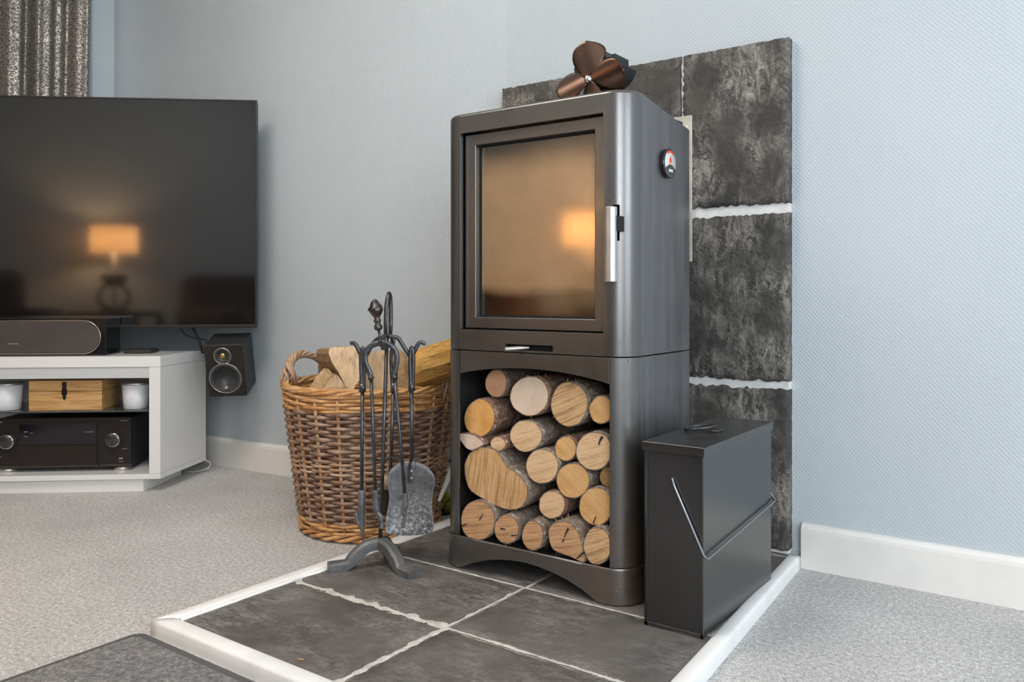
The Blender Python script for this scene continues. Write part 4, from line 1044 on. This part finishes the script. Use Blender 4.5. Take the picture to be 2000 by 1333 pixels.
# split firewood in the basket
def zp(pts, d): return [atd(540+x/5.553, 660+y/5.553, d) for x, y in pts]
def split(pts, d, ext, label, m=None, cap=None, tilt=None):
    poly = zp(pts, d)
    if tilt: poly = [p + _F*(tilt*(p.z-.45)) for p in poly]
    c = sum(poly, Vector())/len(poly)
    mb = MB(); n = len(poly); e = Vector(ext)
    # rough sides
    S = 8; vs = []
    fine = []
    for k in range(n):
        for q in range(4): fine.append(poly[k].lerp(poly[(k+1) % n], q/4))
    nn = len(fine)
    for s in range(S+1):
        for k, p in enumerate(fine):
            j = Vector((noise.noise(p*40), noise.noise(p*40+Vector((5, 0, 0))), noise.noise(p*40+Vector((0, 7, 0)))))*.0025
            j2 = Vector((0, 0, noise.noise(Vector((s*.4, k*.9, c.x*9)))))*.003*(s > 0)
            vs.append(p + e*(s/S) + j*(1) + j2)
    fs = [(s*nn+k, (s+1)*nn+k, (s+1)*nn+(k+1) % nn, s*nn+(k+1) % nn) for s in range(S) for k in range(nn)] + [tuple(S*nn+k for k in range(nn))]
    o = solo('split_log', MB().add(vs, fs, False), m or M['bark_red'], label, 'log', c, group='split logs in the wicker basket')
    part('cut_end', MB().add([v for v in vs[:nn]], [tuple(range(nn))]), cap or M['split_face'], o)
    return o
dn = Vector((_F.x, _F.y, -.25)).normalized()
split([(556,170),(566,122),(620,104),(860,98),(900,140),(912,300),(895,470),(850,560),(800,582),(668,372),(590,262)], 2.155, (_F*.95-_R*.42+Vector((0, 0, -.08)))*.17, 'pale wedge of split log standing highest at the left of the basket', M['split_side'], tilt=.25)
split([(340,560),(350,545),(430,430),(505,335),(560,335),(610,385),(650,390),(500,590),(480,640),(360,640)], 2.20, dn*.17, 'pale split log lying lowest at the left in the basket', M['split_side'], M['split_face_b'])
split([(470,590),(560,480),(640,408),(670,425),(730,500),(805,592),(760,660),(480,660)], 2.128, dn*.018, 'small grey edged split log under the highest wedge in the basket', M['bark'])
split([(960,250),(985,150),(1100,140),(1215,145),(1240,400),(1250,660),(960,660)], 2.20, dn*.18, 'broad pale split log in the middle of the basket behind the tools', M['split_side'], M['split_face'], tilt=.1)
split([(1262,240),(1262,135),(1330,128),(1370,150),(1385,180),(1500,240),(1545,560),(1500,660),(1262,660)], 2.215, dn*.16, 'tawny split log right of the middle one behind the tool handles', M['split_side'], M['split_face_b'], tilt=-.25)
# long orange log pointing right
a = atd(540+1490/5.553, 660+330/5.553, 2.20); b = atd(540+2080/5.553, 660+150/5.553, 2.18)
ax = (b-a); L = ax.length; d = ax.normalized(); upv = (Vector((0, 0, 1)) - d*d.z).normalized(); sdv = d.cross(upv)
if sdv.dot(_F) > 0: sdv = -sdv
vs = []; S = 14
sec = [(-.040, .044), (-.012, .047), (.014, .044), (.046, .020), (.050, -.012), (.030, -.040), (-.010, -.058), (-.045, -.030)]
for s in range(S+1):
    for k, (w_, h_) in enumerate(sec):
        j = .0022*noise.noise(Vector((s*.35, k*3.1, 2)))
        vs.append(a + ax*(s/S) + sdv*(w_+j) + upv*(h_+j))
m_ = len(sec); fs = [(s*m_+k, (s+1)*m_+k, (s+1)*m_+(k+1) % m_, s*m_+(k+1) % m_) for s in range(S) for k in range(m_)] + [tuple(range(m_)), tuple(S*m_+m_-1-k for k in range(m_))]
c = a+ax*.5
lo = MB().add([v - c for v in vs], fs); Rm = Matrix((d, -sdv, upv)).to_4x4()
lo.v = [Rm @ v for v in lo.v]
o = part('split_log', lo, M['split_long'], None); o.matrix_world = Matrix.Translation(c) @ Rm.inverted()
o['label'] = 'long orange grained split log leaning to the right in the basket'; o['category'] = 'log'; o['group'] = 'split logs in the wicker basket'

# saw and little plant behind the hearth
sp = thing('pruning_saw', 'pale toothed saw blade standing between the basket and the stove', 'saw', atx(862, 975, -1.40))
pts = []
a = atd(855.5, 979, 2.18); b = atd(883, 905, 2.18); dv = (b-a).normalized(); nv = (Vector((0, 0, 1)).cross(_F)).normalized(); nv = dv.cross(_F).normalized()
if nv.dot(_R) > 0: nv = -nv
L = (b-a).length; poly = []
NT_ = 14
for k in range(NT_):
    poly.append(a + dv*(L*k/NT_) + nv*.0); poly.append(a + dv*(L*(k+.9)/NT_) + nv*.0035)
poly += [b, b - nv*.014, a - nv*.006]
sp.location = a
part('blade', MB().prism(poly, _F*.0012), M['saw_steel'], sp)
part('grip', MB().tube([b+dv*.0, b+dv*.06], .011, 8), M['plastic_black'], sp)
pc = atx(866, 1016, -1.585); pc.z = 0.0
pl = thing('small_succulent', 'small yellow green artificial succulent on the carpet behind the stove', 'plant', (pc.x, pc.y, 0))
part('pot', MB().lathe([(.020, 0), (.024, .010), (.025, .013), (.022, .013), (.020, .010), (0, .010)], 24, (pc.x, pc.y, 0)), M['plastic_black'], pl)
rnd = random.Random(3)
for k in range(26):
    a_ = k*2.4; el = .25 + 1.15*k/26; L = .060 if k < 18 else .050
    d = Vector((math.cos(a_)*math.cos(el), math.sin(a_)*math.cos(el), math.sin(el))); o_ = Vector((pc.x, pc.y, .010))
    part('leaf', MB().tube([o_, o_+d*L*.45+Vector((0, 0, .001)), o_+d*L*.8+Vector((0, 0, .004)), o_+d*L+Vector((0, 0, .009))], [.004, .0085, .007, .0006], 6, flat=.55), M['leaf'], pl, fixn=False)

# ================================================================ TELEVISION CORNER
UA = math.radians(40.4); UO = Vector((-2.514, 1.517, 0))
unit = thing('tv_cabinet', 'white lacquered low media cabinet standing across the room corner', 'cabinet', UO, UA)
UL = -.86   # left end (local x)
def trap(z0, z1, ins=0, yf=0.0, x1=0.0, yb=.30, fl=.062):
    return MB().prism([(UL+ins, yf, z0), (x1-ins, yf, z0), (x1-ins+fl, yb, z0), (UL+ins+.01, yb, z0)], (0, 0, z1-z0))
K = dict(world=False)
part('top_board', trap(.411, .4465), M['gloss_white'], unit, bevel=.0012, **K)
part('bottom_board', trap(.043, .060), M['gloss_white'], unit, bevel=.001, **K)
part('side_board', MB().prism([(-.036, .0005, .0605), (-.0004, .0005, .0605), (.0616, .2995, .0605), (.026, .2995, .0605)], (0, 0, .350)), M['gloss_white'], unit, bevel=.001, **K)
part('side_board', MB().prism([(UL+.036, .0005, .0605), (UL+.0004, .0005, .0605), (UL+.0106, .2995, .0605), (UL+.046, .2995, .0605)], (0, 0, .350)), M['gloss_white'], unit, bevel=.001, **K)
part('back_board', MB().box((UL+.05, .285, .0605), (.02, .295, .4105)), M['grey_lacquer'], unit, **K)
part('fascia_rail', MB().box((UL+.037, .004, .3745), (-.0365, .020, .4105)), M['grey_lacquer'], unit, bevel=.0008, **K)
part('glass_shelf', MB().box((UL+.047, .020, .2610), (-.0365, .284, .2660)), M['green_glass'], unit, bevel=.0008, **K)
part('plinth', MB().prism([(UL+.05, .02, 0), (-.058, .012, 0), (-.014, .262, 0), (UL+.01, .262, 0)], (0, 0, .0425)), M['gloss_white'], unit, bevel=.001, **K)

def U(x, y, z=0):  # unit local -> world
    return UO + Vector((math.cos(UA)*x - math.sin(UA)*y, math.sin(UA)*x + math.cos(UA)*y, z))
# oak box
def uq(px, py, yl):  # pixel on plane y_l = const of the unit, local coords
    n = Vector((-math.sin(UA), math.cos(UA), 0)); P0 = UO + n*yl; r = ray(px, py); t_ = (P0-_C).dot(n)/r.dot(n); w_ = _C+r*t_-UO
    return Vector((w_.x*math.cos(UA)+w_.y*math.sin(UA), yl, w_.z))
ZS = .2663
ybx = .045; l = uq(56, 803, ybx).x; r = uq(199, 803, ybx).x
wb = thing('wooden_box', 'oak keepsake box with a black metal hasp on the cabinet glass shelf', 'box', U((l+r)/2, ybx+.07, ZS), UA)
W2 = (r-l)/2
part('body', MB().box((-W2, -.07, 0), (W2, .075, .062)), M['oak'], wb, bevel=.001, **K)
part('lid', MB().box((-W2, -.07, .0632), (W2, .075, .098)), M['oak'], wb, bevel=.001, **K)
hx = uq(126, 760, ybx).x - (l+r)/2
hs = part('hasp', MB().prism([(hx+x, -.0725, .033+z) for x, z in [(0, 0), (.006, .008), (.004, .014), (.0085, .020), (.0085, .034), (.0065, .038), (.0065, .060), (-.0065, .060), (-.0065, .038), (-.0085, .034), (-.0085, .020), (-.004, .014), (-.006, .008)]], (0, .0023, 0)), M['black_iron'], wb, bevel=.0004, **K)
part('staple', MB().tube([(hx, -.072, .050), (hx, -.079, .051), (hx, -.079, .056), (hx, -.072, .057)], .0014, 6), M['black_iron'], hs, **K)
# candle jars
def jar(cx, cy, rad, h, label):
    j = thing('candle_jar', label, 'candle', U(cx, cy, ZS), UA, group='candle jars on the glass shelf')
    part('cup', MB().lathe([(rad*.84, 0), (rad*.88, .002), (rad*1.0, h-.006), (rad*.97, h-.006), (0, h-.0065)], 32), M['frost'], j, **K)
    part('lid', MB().lathe([(rad*.985, h-.006), (rad*.985, h), (rad*.93, h+.0015), (0, h+.0015)], 32), M['brushed'], j, **K)
jw = uq(237, 770, .07).x; je = uq(289, 770, .07).x
jar((jw+je)/2, .08, (je-jw)/2, .086, 'white frosted candle jar with silver lid right of the oak box')
je = uq(40, 770, .07).x
jar(je-.05, .08, .050, .088, 'white frosted candle jar with silver lid left of the oak box')
# receiver
yr = .060; RX1 = uq(256, 860, yr).x; RX0 = RX1-.435; zr0, zr1 = .0735, .2385
rv = thing('av_receiver', 'black hi-fi receiver with two chrome ringed knobs in the cabinet', 'receiver', U((RX0+RX1)/2, yr, .0605), UA)
cxr = (RX0+RX1)/2; zo = -.0605
def rbox(x0, x1, y0, y1, z0, z1): return MB().box((x0-cxr, y0, z0+zo), (x1-cxr, y1, z1+zo))
cs = part('case', rbox(RX0+.003, RX1-.001, .008, .218, zr0, zr1-.003), M['case_black'], rv, bevel=.001, **K)
flx0, flx1 = uq(38, 860, yr).x, uq(190, 860, yr).x
part('fascia', rbox(RX0, RX1, 0, .0078, zr0+.010, zr1), M['satin_black'], rv, bevel=.0015, **K)
part('lower_trim', rbox(RX0, flx1+.001, -.002, .0078, zr0, zr0+.0095).add([], []), simple('fascia_trim', (.075, .062, .055), .35, .6), rv, bevel=.001, **K)
part('lower_trim', rbox(flx1+.006, RX1, -.0005, .0078, zr0, zr0+.0095), bpy.data.materials['fascia_trim'], rv, bevel=.001, **K)
dz1 = uq(115, 828, yr).z; dz0 = uq(115, 869, yr).z
dpl = part('display', rbox(flx0, flx1-.002, -.0022, 0, dz0, dz1), M['display'], rv, bevel=.0004, **K)
part('display_trim', rbox(flx0-.001, flx1, -.003, 0, dz1, dz1+.003), M['bezel'], rv, **K)
part('flap', rbox(flx0, flx1-.001, -.0045, -.0003, zr0+.010, dz0-.0015), M['satin_black'], rv, bevel=.0008, **K)
part('flap_gap', rbox(flx1, flx1+.004, -.0012, 0, zr0, dz1), M['black'], rv, **K)
MX = Matrix.Rotation(PI/2, 3, 'X')
for px_, py_ in ((221, 859), (14, 863)):
    c_ = uq(px_, py_, yr-.012); kc = Vector((c_.x-cxr, -.0002, c_.z+zo)); R_ = .0245
    kb = part('knob', MB().lathe([(R_*1.04, 0), (R_*1.04, .003), (R_*.98, .004), (R_*.98, .020), (R_*.90, .022), (0, .0205)], 40, kc, MX), simple('spun_knob', (.10, .10, .10), .3, .8) if 'kn' not in M else M['kn'], rv, **K)
    M['kn'] = bpy.data.materials['spun_knob']
    part('knob_ring', MB().lathe([(R_*.88, .0222), (R_*.99, .0205), (R_*1.005, .018), (R_*.985, .0176)], 40, kc, MX, cap=False), M['chrome'], kb, **K)
    part('pointer', MB().box((kc.x-.0008, kc.y-.0222, kc.z-R_*.85), (kc.x+.0008, kc.y-.0216, kc.z-.002)), M['bezel'], kb, **K)
for px_ in (237, 14):
    c_ = uq(px_, 920, yr+.02); part('foot', MB().lathe([(.026, 0), (.027, .002), (.027, .009), (.022, .0125)], 28, (c_.x-cxr, .030, 0)), M['brushed'], rv, **K)
def rtext(s, px, py, size, shear=0, sx=1.0, dy=-.0006):
    c_ = uq(px, py, yr); T = Matrix.Translation((c_.x-cxr, dy, c_.z+zo)) @ Matrix.Rotation(PI/2, 4, 'X')
    text('lettering', s, size, M['ink_white'], rv, T, .0001, shear, sx)
rtext('Pioneer', -8, 825, .0095, .3, 1.35)
rtext('SC-LX58', 242, 822, .0048, 0, 1.2)
rtext('HDMI', 51, 844, .0045, 0, 1, -.0026); rtext('ZONE', 62, 846, .003, 0, 1, -.0026); rtext('Hi-Res', 51, 853, .0045, 0, 1, -.0026); rtext('PQLS   STREAM DIRECT', 175, 844, .003, 0, 1, -.0026)
rtext('MCACC', 244, 877, .0042); rtext('AIR', 236, 896, .009); rtext('STUDIOS', 236, 902, .0035); rtext('INPUT', 0, 893, .004)
part('vent_slats', MB().add([], []), M['black'], rv, **K) if False else None
mb = MB()
for k in range(46): mb.box((RX0+.02+k*.0088-cxr, .03, zr1-.003+zo), (RX0+.024+k*.0088-cxr, .17, zr1-.0018+zo))
ob = part('vent_grille', mb, M['bezel'], rv, **K); ob['kind'] = 'stuff'

# centre speaker on the cabinet top
yc_ = .040; CX1 = uq(207, 660, yc_).x; CZ1 = .5725; CX0 = CX1-.60
csu = thing('centre_speaker', 'long gloss black centre speaker with rounded grille on top of the cabinet', 'speaker', U((CX0+CX1)/2, yc_, .447), UA)
cc = (CX0+CX1)/2
part('cabinet', MB().box((CX0-cc, 0, 0), (CX1-cc, .122, CZ1-.447)), M['gloss_black'], csu, bevel=.003, **K)
gxr = uq(197, 660, yc_).x; gz1 = uq(100, 627, yc_).z-.447; gz0 = uq(100, 691.5, yc_).z-.447; gr = (gz1-gz0)/2
def pill(x0, x1, z0, z1, s=0):
    r_ = (z1-z0)/2-s; zc = (z0+z1)/2; a = []
    for k in range(17): q = -PI/2+PI*k/16; a.append((x1-(z1-z0)/2+r_*math.cos(q), zc+r_*math.sin(q)))
    for k in range(17): q = PI/2+PI*k/16; a.append((x0+(z1-z0)/2+r_*math.cos(q), zc+r_*math.sin(q)))
    return a
gxl = CX0+.03
gp = pill(gxl-cc, gxr-cc, gz0, gz1, .0022); part('grille', MB().prism([(x, -.0045, z) for x, z in gp], (0, .0045, 0)), M['grille'], csu, bevel=.001, **K)
go = pill(gxl-cc, gxr-cc, gz0, gz1); mb = MB().tube([(x, -.003, z) for x, z in go], .0014, 6, closed=True)
part('grille_trim', mb, M['silver_ring'], csu, **K)
c_ = uq(27, 672, yc_); text('lettering', 'MONITOR AUDIO', .004, M['ink_white'], csu, Matrix.Translation((c_.x-cc, -.0048, c_.z-.447)) @ Matrix.Rotation(PI/2, 4, 'X'), .0001, 0, 1.1)
# small set-top box
sb = solo('set_top_box', MB().box((-.045, -.045, 0), (.045, .045, .0125)), M['plastic_black'], 'small flat black box on the cabinet right of the long speaker', 'media box', (0, 0, 0), bevel=.003)
sb.location = U(-.118, .165, .447); sb.rotation_euler = (0, 0, UA+.03)

# television
TD = 2.885; tr = atd(502, 640, TD); trt = atd(502, 195.5, TD)
tv = thing('television', 'large flat screen television with thin dark bezel above the white cabinet', 'television', tr, math.radians(40.4))
TWD = 1.22; TH = trt.z-tr.z
part('bezel', frame(-TWD, 0, 0, TH, -TWD+.0075, -.0075, .010, TH-.0065, -.002, .012), M['bezel'], tv, bevel=.0015, **K)
part('screen', MB().box((-TWD+.0065, 0, .009), (-.0065, .010, TH-.0055)), M['screen'], tv, **K)
part('back_shell', MB().prism([(-TWD+.004, .0122, .004), (-.004, .0122, .004), (-.004, .0122, TH-.004), (-TWD+.004, .0122, TH-.004)], (0, .028, 0)), M['plastic_black'], tv, bevel=.006, **K)
part('wall_bracket', MB().box((-.72, .0405, .25), (-.55, .20, .40)), M['plastic_black'], tv, **K)

# satellite speaker on the wall
SP = atd(440, 725.5, 2.84)
sat = thing('satellite_speaker', 'small black two-way speaker tilted on the wall right of the cabinet', 'speaker', SP)
fdir = (ray(440, 725)).normalized()
Rb = Matrix.Rotation(math.radians(35.7+4), 3, 'Z') @ Matrix.Rotation(math.radians(15), 3, 'X') @ Matrix.Rotation(math.radians(-1.5), 3, 'Y')
sat.rotation_euler = Rb.to_euler()
sw, shh, sdp = .0655, .0950, .135
part('cabinet', MB().prism([(-sw, .003, -shh), (sw, .003, -shh), (sw, .003, shh), (-sw, .003, shh)], (0, sdp, 0)), M['speaker_vinyl'], sat, bevel=.004, **K)
bf = part('baffle', MB().prism([(-sw+.003, 0, -shh+.002), (sw-.003, 0, -shh+.002), (sw-.003, 0, shh-.002), (-sw+.003, 0, shh-.002)], (0, .004, 0)), M['speaker_baffle'], sat, bevel=.001, **K)
tw = (-.004, -.0002, .056); wf = (-.002, -.0002, -.026)
MXi = Matrix.Rotation(PI/2, 3, 'X')
t1 = part('tweeter', MB().lathe([(.0285, 0), (.0275, .0015), (.020, -.0005), (.012, -.003)], 36, tw, MXi), M['cone'], sat, **K)
part('tweeter_ring', MB().lathe([(.0272, .0012), (.0285, .0024), (.0298, .0012), (.0298, 0)], 40, tw, MXi, cap=False), M['silver_ring'], t1, **K)
part('tweeter_dome', MB().lathe([(.0105, -.003), (.0095, .001), (.006, .0035), (0, .0045)], 24, tw, MXi), M['gold_dome'], t1, **K)
t2 = part('woofer', MB().lathe([(.0545, 0), (.053, .0012), (.047, .002), (.043, -.001), (.022, -.009), (.017, -.006), (.008, -.003), (0, -.002)], 48, wf, MXi), M['cone'], sat, **K)
part('woofer_ring', MB().lathe([(.0525, .0010), (.0538, .0024), (.0552, .0012), (.0552, 0)], 48, wf, MXi, cap=False), M['silver_ring'], t2, **K)
part('badge', MB().lathe([(.0060, 0), (.0060, .001), (.0045, .0014), (.0040, .0008), (0, .0007)], 20, (wf[0], -.001, wf[2]-.034), MXi), M['silver_ring'], sat, **K)
part('bracket', MB().box((-.018, sdp+.003, -.03), (.018, sdp+.045, .03)), M['plastic_black'], sat, **K)
# cables
for pts, m_, lab, nm in (
  ([atd(353, 642, 2.93), atd(364, 655, 2.95), atd(385, 662, 2.97), atd(400, 664, 2.98), atd(403, 672, 2.98), atd(399, 690, 2.97)], M['cable'], 'thin black cable looping from television to the small wall speaker', 'speaker_cable'),
  ([atd(377, 641, 2.96), atd(384, 655, 2.96), atd(391, 672, 2.96), atd(396, 690, 2.96)], M['cable'], 'thicker black cable dropping straight down behind the white cabinet', 'power_cable')):
    solo(nm, MB().tube(smooth(pts), .0022 if nm == 'speaker_cable' else .0045, 6), m_, lab, 'cable', pts[-1])
wp = [U(.055, .28, .050), U(.075, .30, .035), U(.070, .30, .014), U(.035, .285, .006), U(-.01, .29, .004)]
solo('white_cable', MB().tube(smooth(wp), .0022, 6), M['white_cable'], 'thin white cable curling under the far end of the white cabinet', 'cable', wp[-1])

# ================================================================ CURTAIN
vs = []; fs = []; NU, NV = 260, 10
c0, c1 = .126, 1.62
for i in range(NU+1):
    u = i/NU; s = c0+(c1-c0)*u
    fold = .026*math.sin(2*PI*u*12 + .9*math.sin(u*40)) + .009*math.sin(2*PI*u*31+1.0)
    for j in range(NV+1):
        z = .64+1.66*j/NV; fl = 1.0 + .12*math.sin(z*2)
        vs.append(lw_map((.068 + fold*fl, s - .020*(z-1.5)*(1-u)*1.0, z)))
m = NV+1; fs = [(i*m+j, (i+1)*m+j, (i+1)*m+j+1, i*m+j+1) for i in range(NU) for j in range(NV)]
cv = lw_map((.068, .9, .64))
solo('curtain', MB().add(vs, fs, True), M['curtain'], 'silver grey crushed curtain hanging behind the television', 'curtain', cv, solid=.0015)
solo('curtain_rail', MB().tube([lw_map((.09, .10, 2.32)), lw_map((.09, 1.8, 2.32))], .012, 12), M['brushed'], 'metal curtain rail above the silver curtain', 'curtain rail', lw_map((.09, .9, 2.32)))

# ================================================================ DOOR MAT
mt = thing('floor_mat', 'dark grey fleck mat with rubber border against the hearth front', 'mat', (-1.2, .5, 0))
q0 = Vector((-1.497, .858, 0)); mx1 = -.35; my0 = .10
def rrect(x0, x1, y0, y1, r_):
    out = []
    for cx, cy, a0 in ((x1-r_, y1-r_, 0), (x0+r_, y1-r_, 90), (x0+r_, y0+r_, 180), (x1-r_, y0+r_, 270)):
        for k in range(7): q = math.radians(a0+15*k); out.append((cx+r_*math.cos(q), cy+r_*math.sin(q)))
    return out
part('rubber_backing', MB().prism([(x, y, .0005) for x, y in rrect(-1.497, mx1, my0, .8625, .022)], (0, 0, .0035)), M['mat_rubber'], mt, bevel=.0012)
part('pile', MB().prism([(x, y, .004) for x, y in rrect(-1.477, mx1+.02, my0+.02, .8425, .018)], (0, 0, .005)), M['mat_pile'], mt, bevel=.002)

# wood chips lying about
for (px_, py_, s, lab) in ((585, 1290, .009, 'tiny orange splinter of wood on the nearest hearth tile'), ):
    p = atz(px_, py_, .0270); solo('wood_splinter', MB().tube([p+Vector((-s*.7, 0, 0)), p+Vector((s*.7, s*.35, .001))], [.0016, .0009], 5, flat=.6), M['stake'], lab, 'splinter', p)

# ================================================================ BEHIND THE CAMERA (seen only as reflections)
LP = Vector((-2.06, -.555, 0))
stb = thing('side_table', 'dark wooden side table carrying the lit lamp', 'side table', LP)
part('table_top', MB().box((LP.x-.20, LP.y-.20, .52), (LP.x+.20, LP.y+.20, .55)), M['dark_wood'], stb, bevel=.003)
for sx in (-1, 1):
    for sy in (-1, 1): part('leg', MB().box((LP.x+sx*.19-.018, LP.y+sy*.19-.018, 0), (LP.x+sx*.19+.018, LP.y+sy*.19+.018, .52)), M['dark_wood'], stb)
lm = thing('table_lamp', 'lit drum shade table lamp with ring shaped base', 'lamp', (LP.x, LP.y, .55))
ZC = .965
part('lamp_shade', MB().lathe([(.128, ZC-.08), (.128, ZC+.08)], 48, (LP.x, LP.y, 0), cap=False), M['shade'], lm, fixn=False)
part('stem', MB().tube([(LP.x, LP.y, .55), (LP.x, LP.y, ZC-.03)], .009, 12), M['brushed'], lm)
ring = [(LP.x+.085*math.cos(q), LP.y, .635+.075*math.sin(q)) for q in [2*PI*k/40 for k in range(40)]]
part('ring_ornament', MB().tube(ring, .012, 10, closed=True), M['dark_wood'], lm)
part('ornament_block', MB().box((LP.x-.065, LP.y-.03, .715), (LP.x+.065, LP.y+.03, .765)), M['dark_wood'], lm, bevel=.004)
part('foot', MB().lathe([(.07, .5505), (.07, .566), (.01, .57)], 32, (LP.x, LP.y, 0)), M['dark_wood'], lm)
bl_ = bpy.data.lights.new('lamp_bulb', 'POINT'); bl_.energy = 17; bl_.color = (1.0, .62, .30); bl_.shadow_soft_size = .035
bo = bpy.data.objects.new('lamp_bulb', bl_); COL.objects.link(bo); bo.location = (LP.x, LP.y, ZC)
def sofa(nm, lab, x0, x1, y0, y1):
    s = thing(nm, lab, 'sofa', ((x0+x1)/2, (y0+y1)/2, 0))
    part('seat_base', MB().box((x0+.02, y0+.02, .05), (x1-.02, y1-.03, .32)), M['leather'], s, bevel=.03)
    part('backrest', MB().box((x0+.05, y0, .30), (x1-.05, y0+.22, .78)), M['leather'], s, bevel=.06, seg=4)
    for xx in (x0, x1-.18): part('armrest', MB().box((xx, y0+.02, .05), (xx+.18, y1-.01, .58)), M['leather'], s, bevel=.06, seg=4)
    n = max(1, round((x1-x0-.36)/.6)); wd_ = (x1-x0-.36)/n
    for k in range(n): part('seat_cushion', MB().box((x0+.185+k*wd_, y0+.20, .33), (x0+.175+(k+1)*wd_, y1-.02, .46)), M['leather'], s, bevel=.04, seg=4)
    return s
sofa('sofa', 'dark red leather sofa against the wall behind the camera', -1.62, -.40, -.79, -.02)
sofa('armchair', 'dark red leather armchair left of the side table', -3.55, -2.45, -.79, .02)
cl = thing('ceiling_lamp', 'flat round ceiling light in the middle of the ceiling', 'lamp', (-1.6, .5, H2))
part('rim', MB().lathe([(.20, H2-.001), (.20, H2-.05), (.18, H2-.05)], 40, (-1.6, .5, 0)), M['white_paint'], cl)
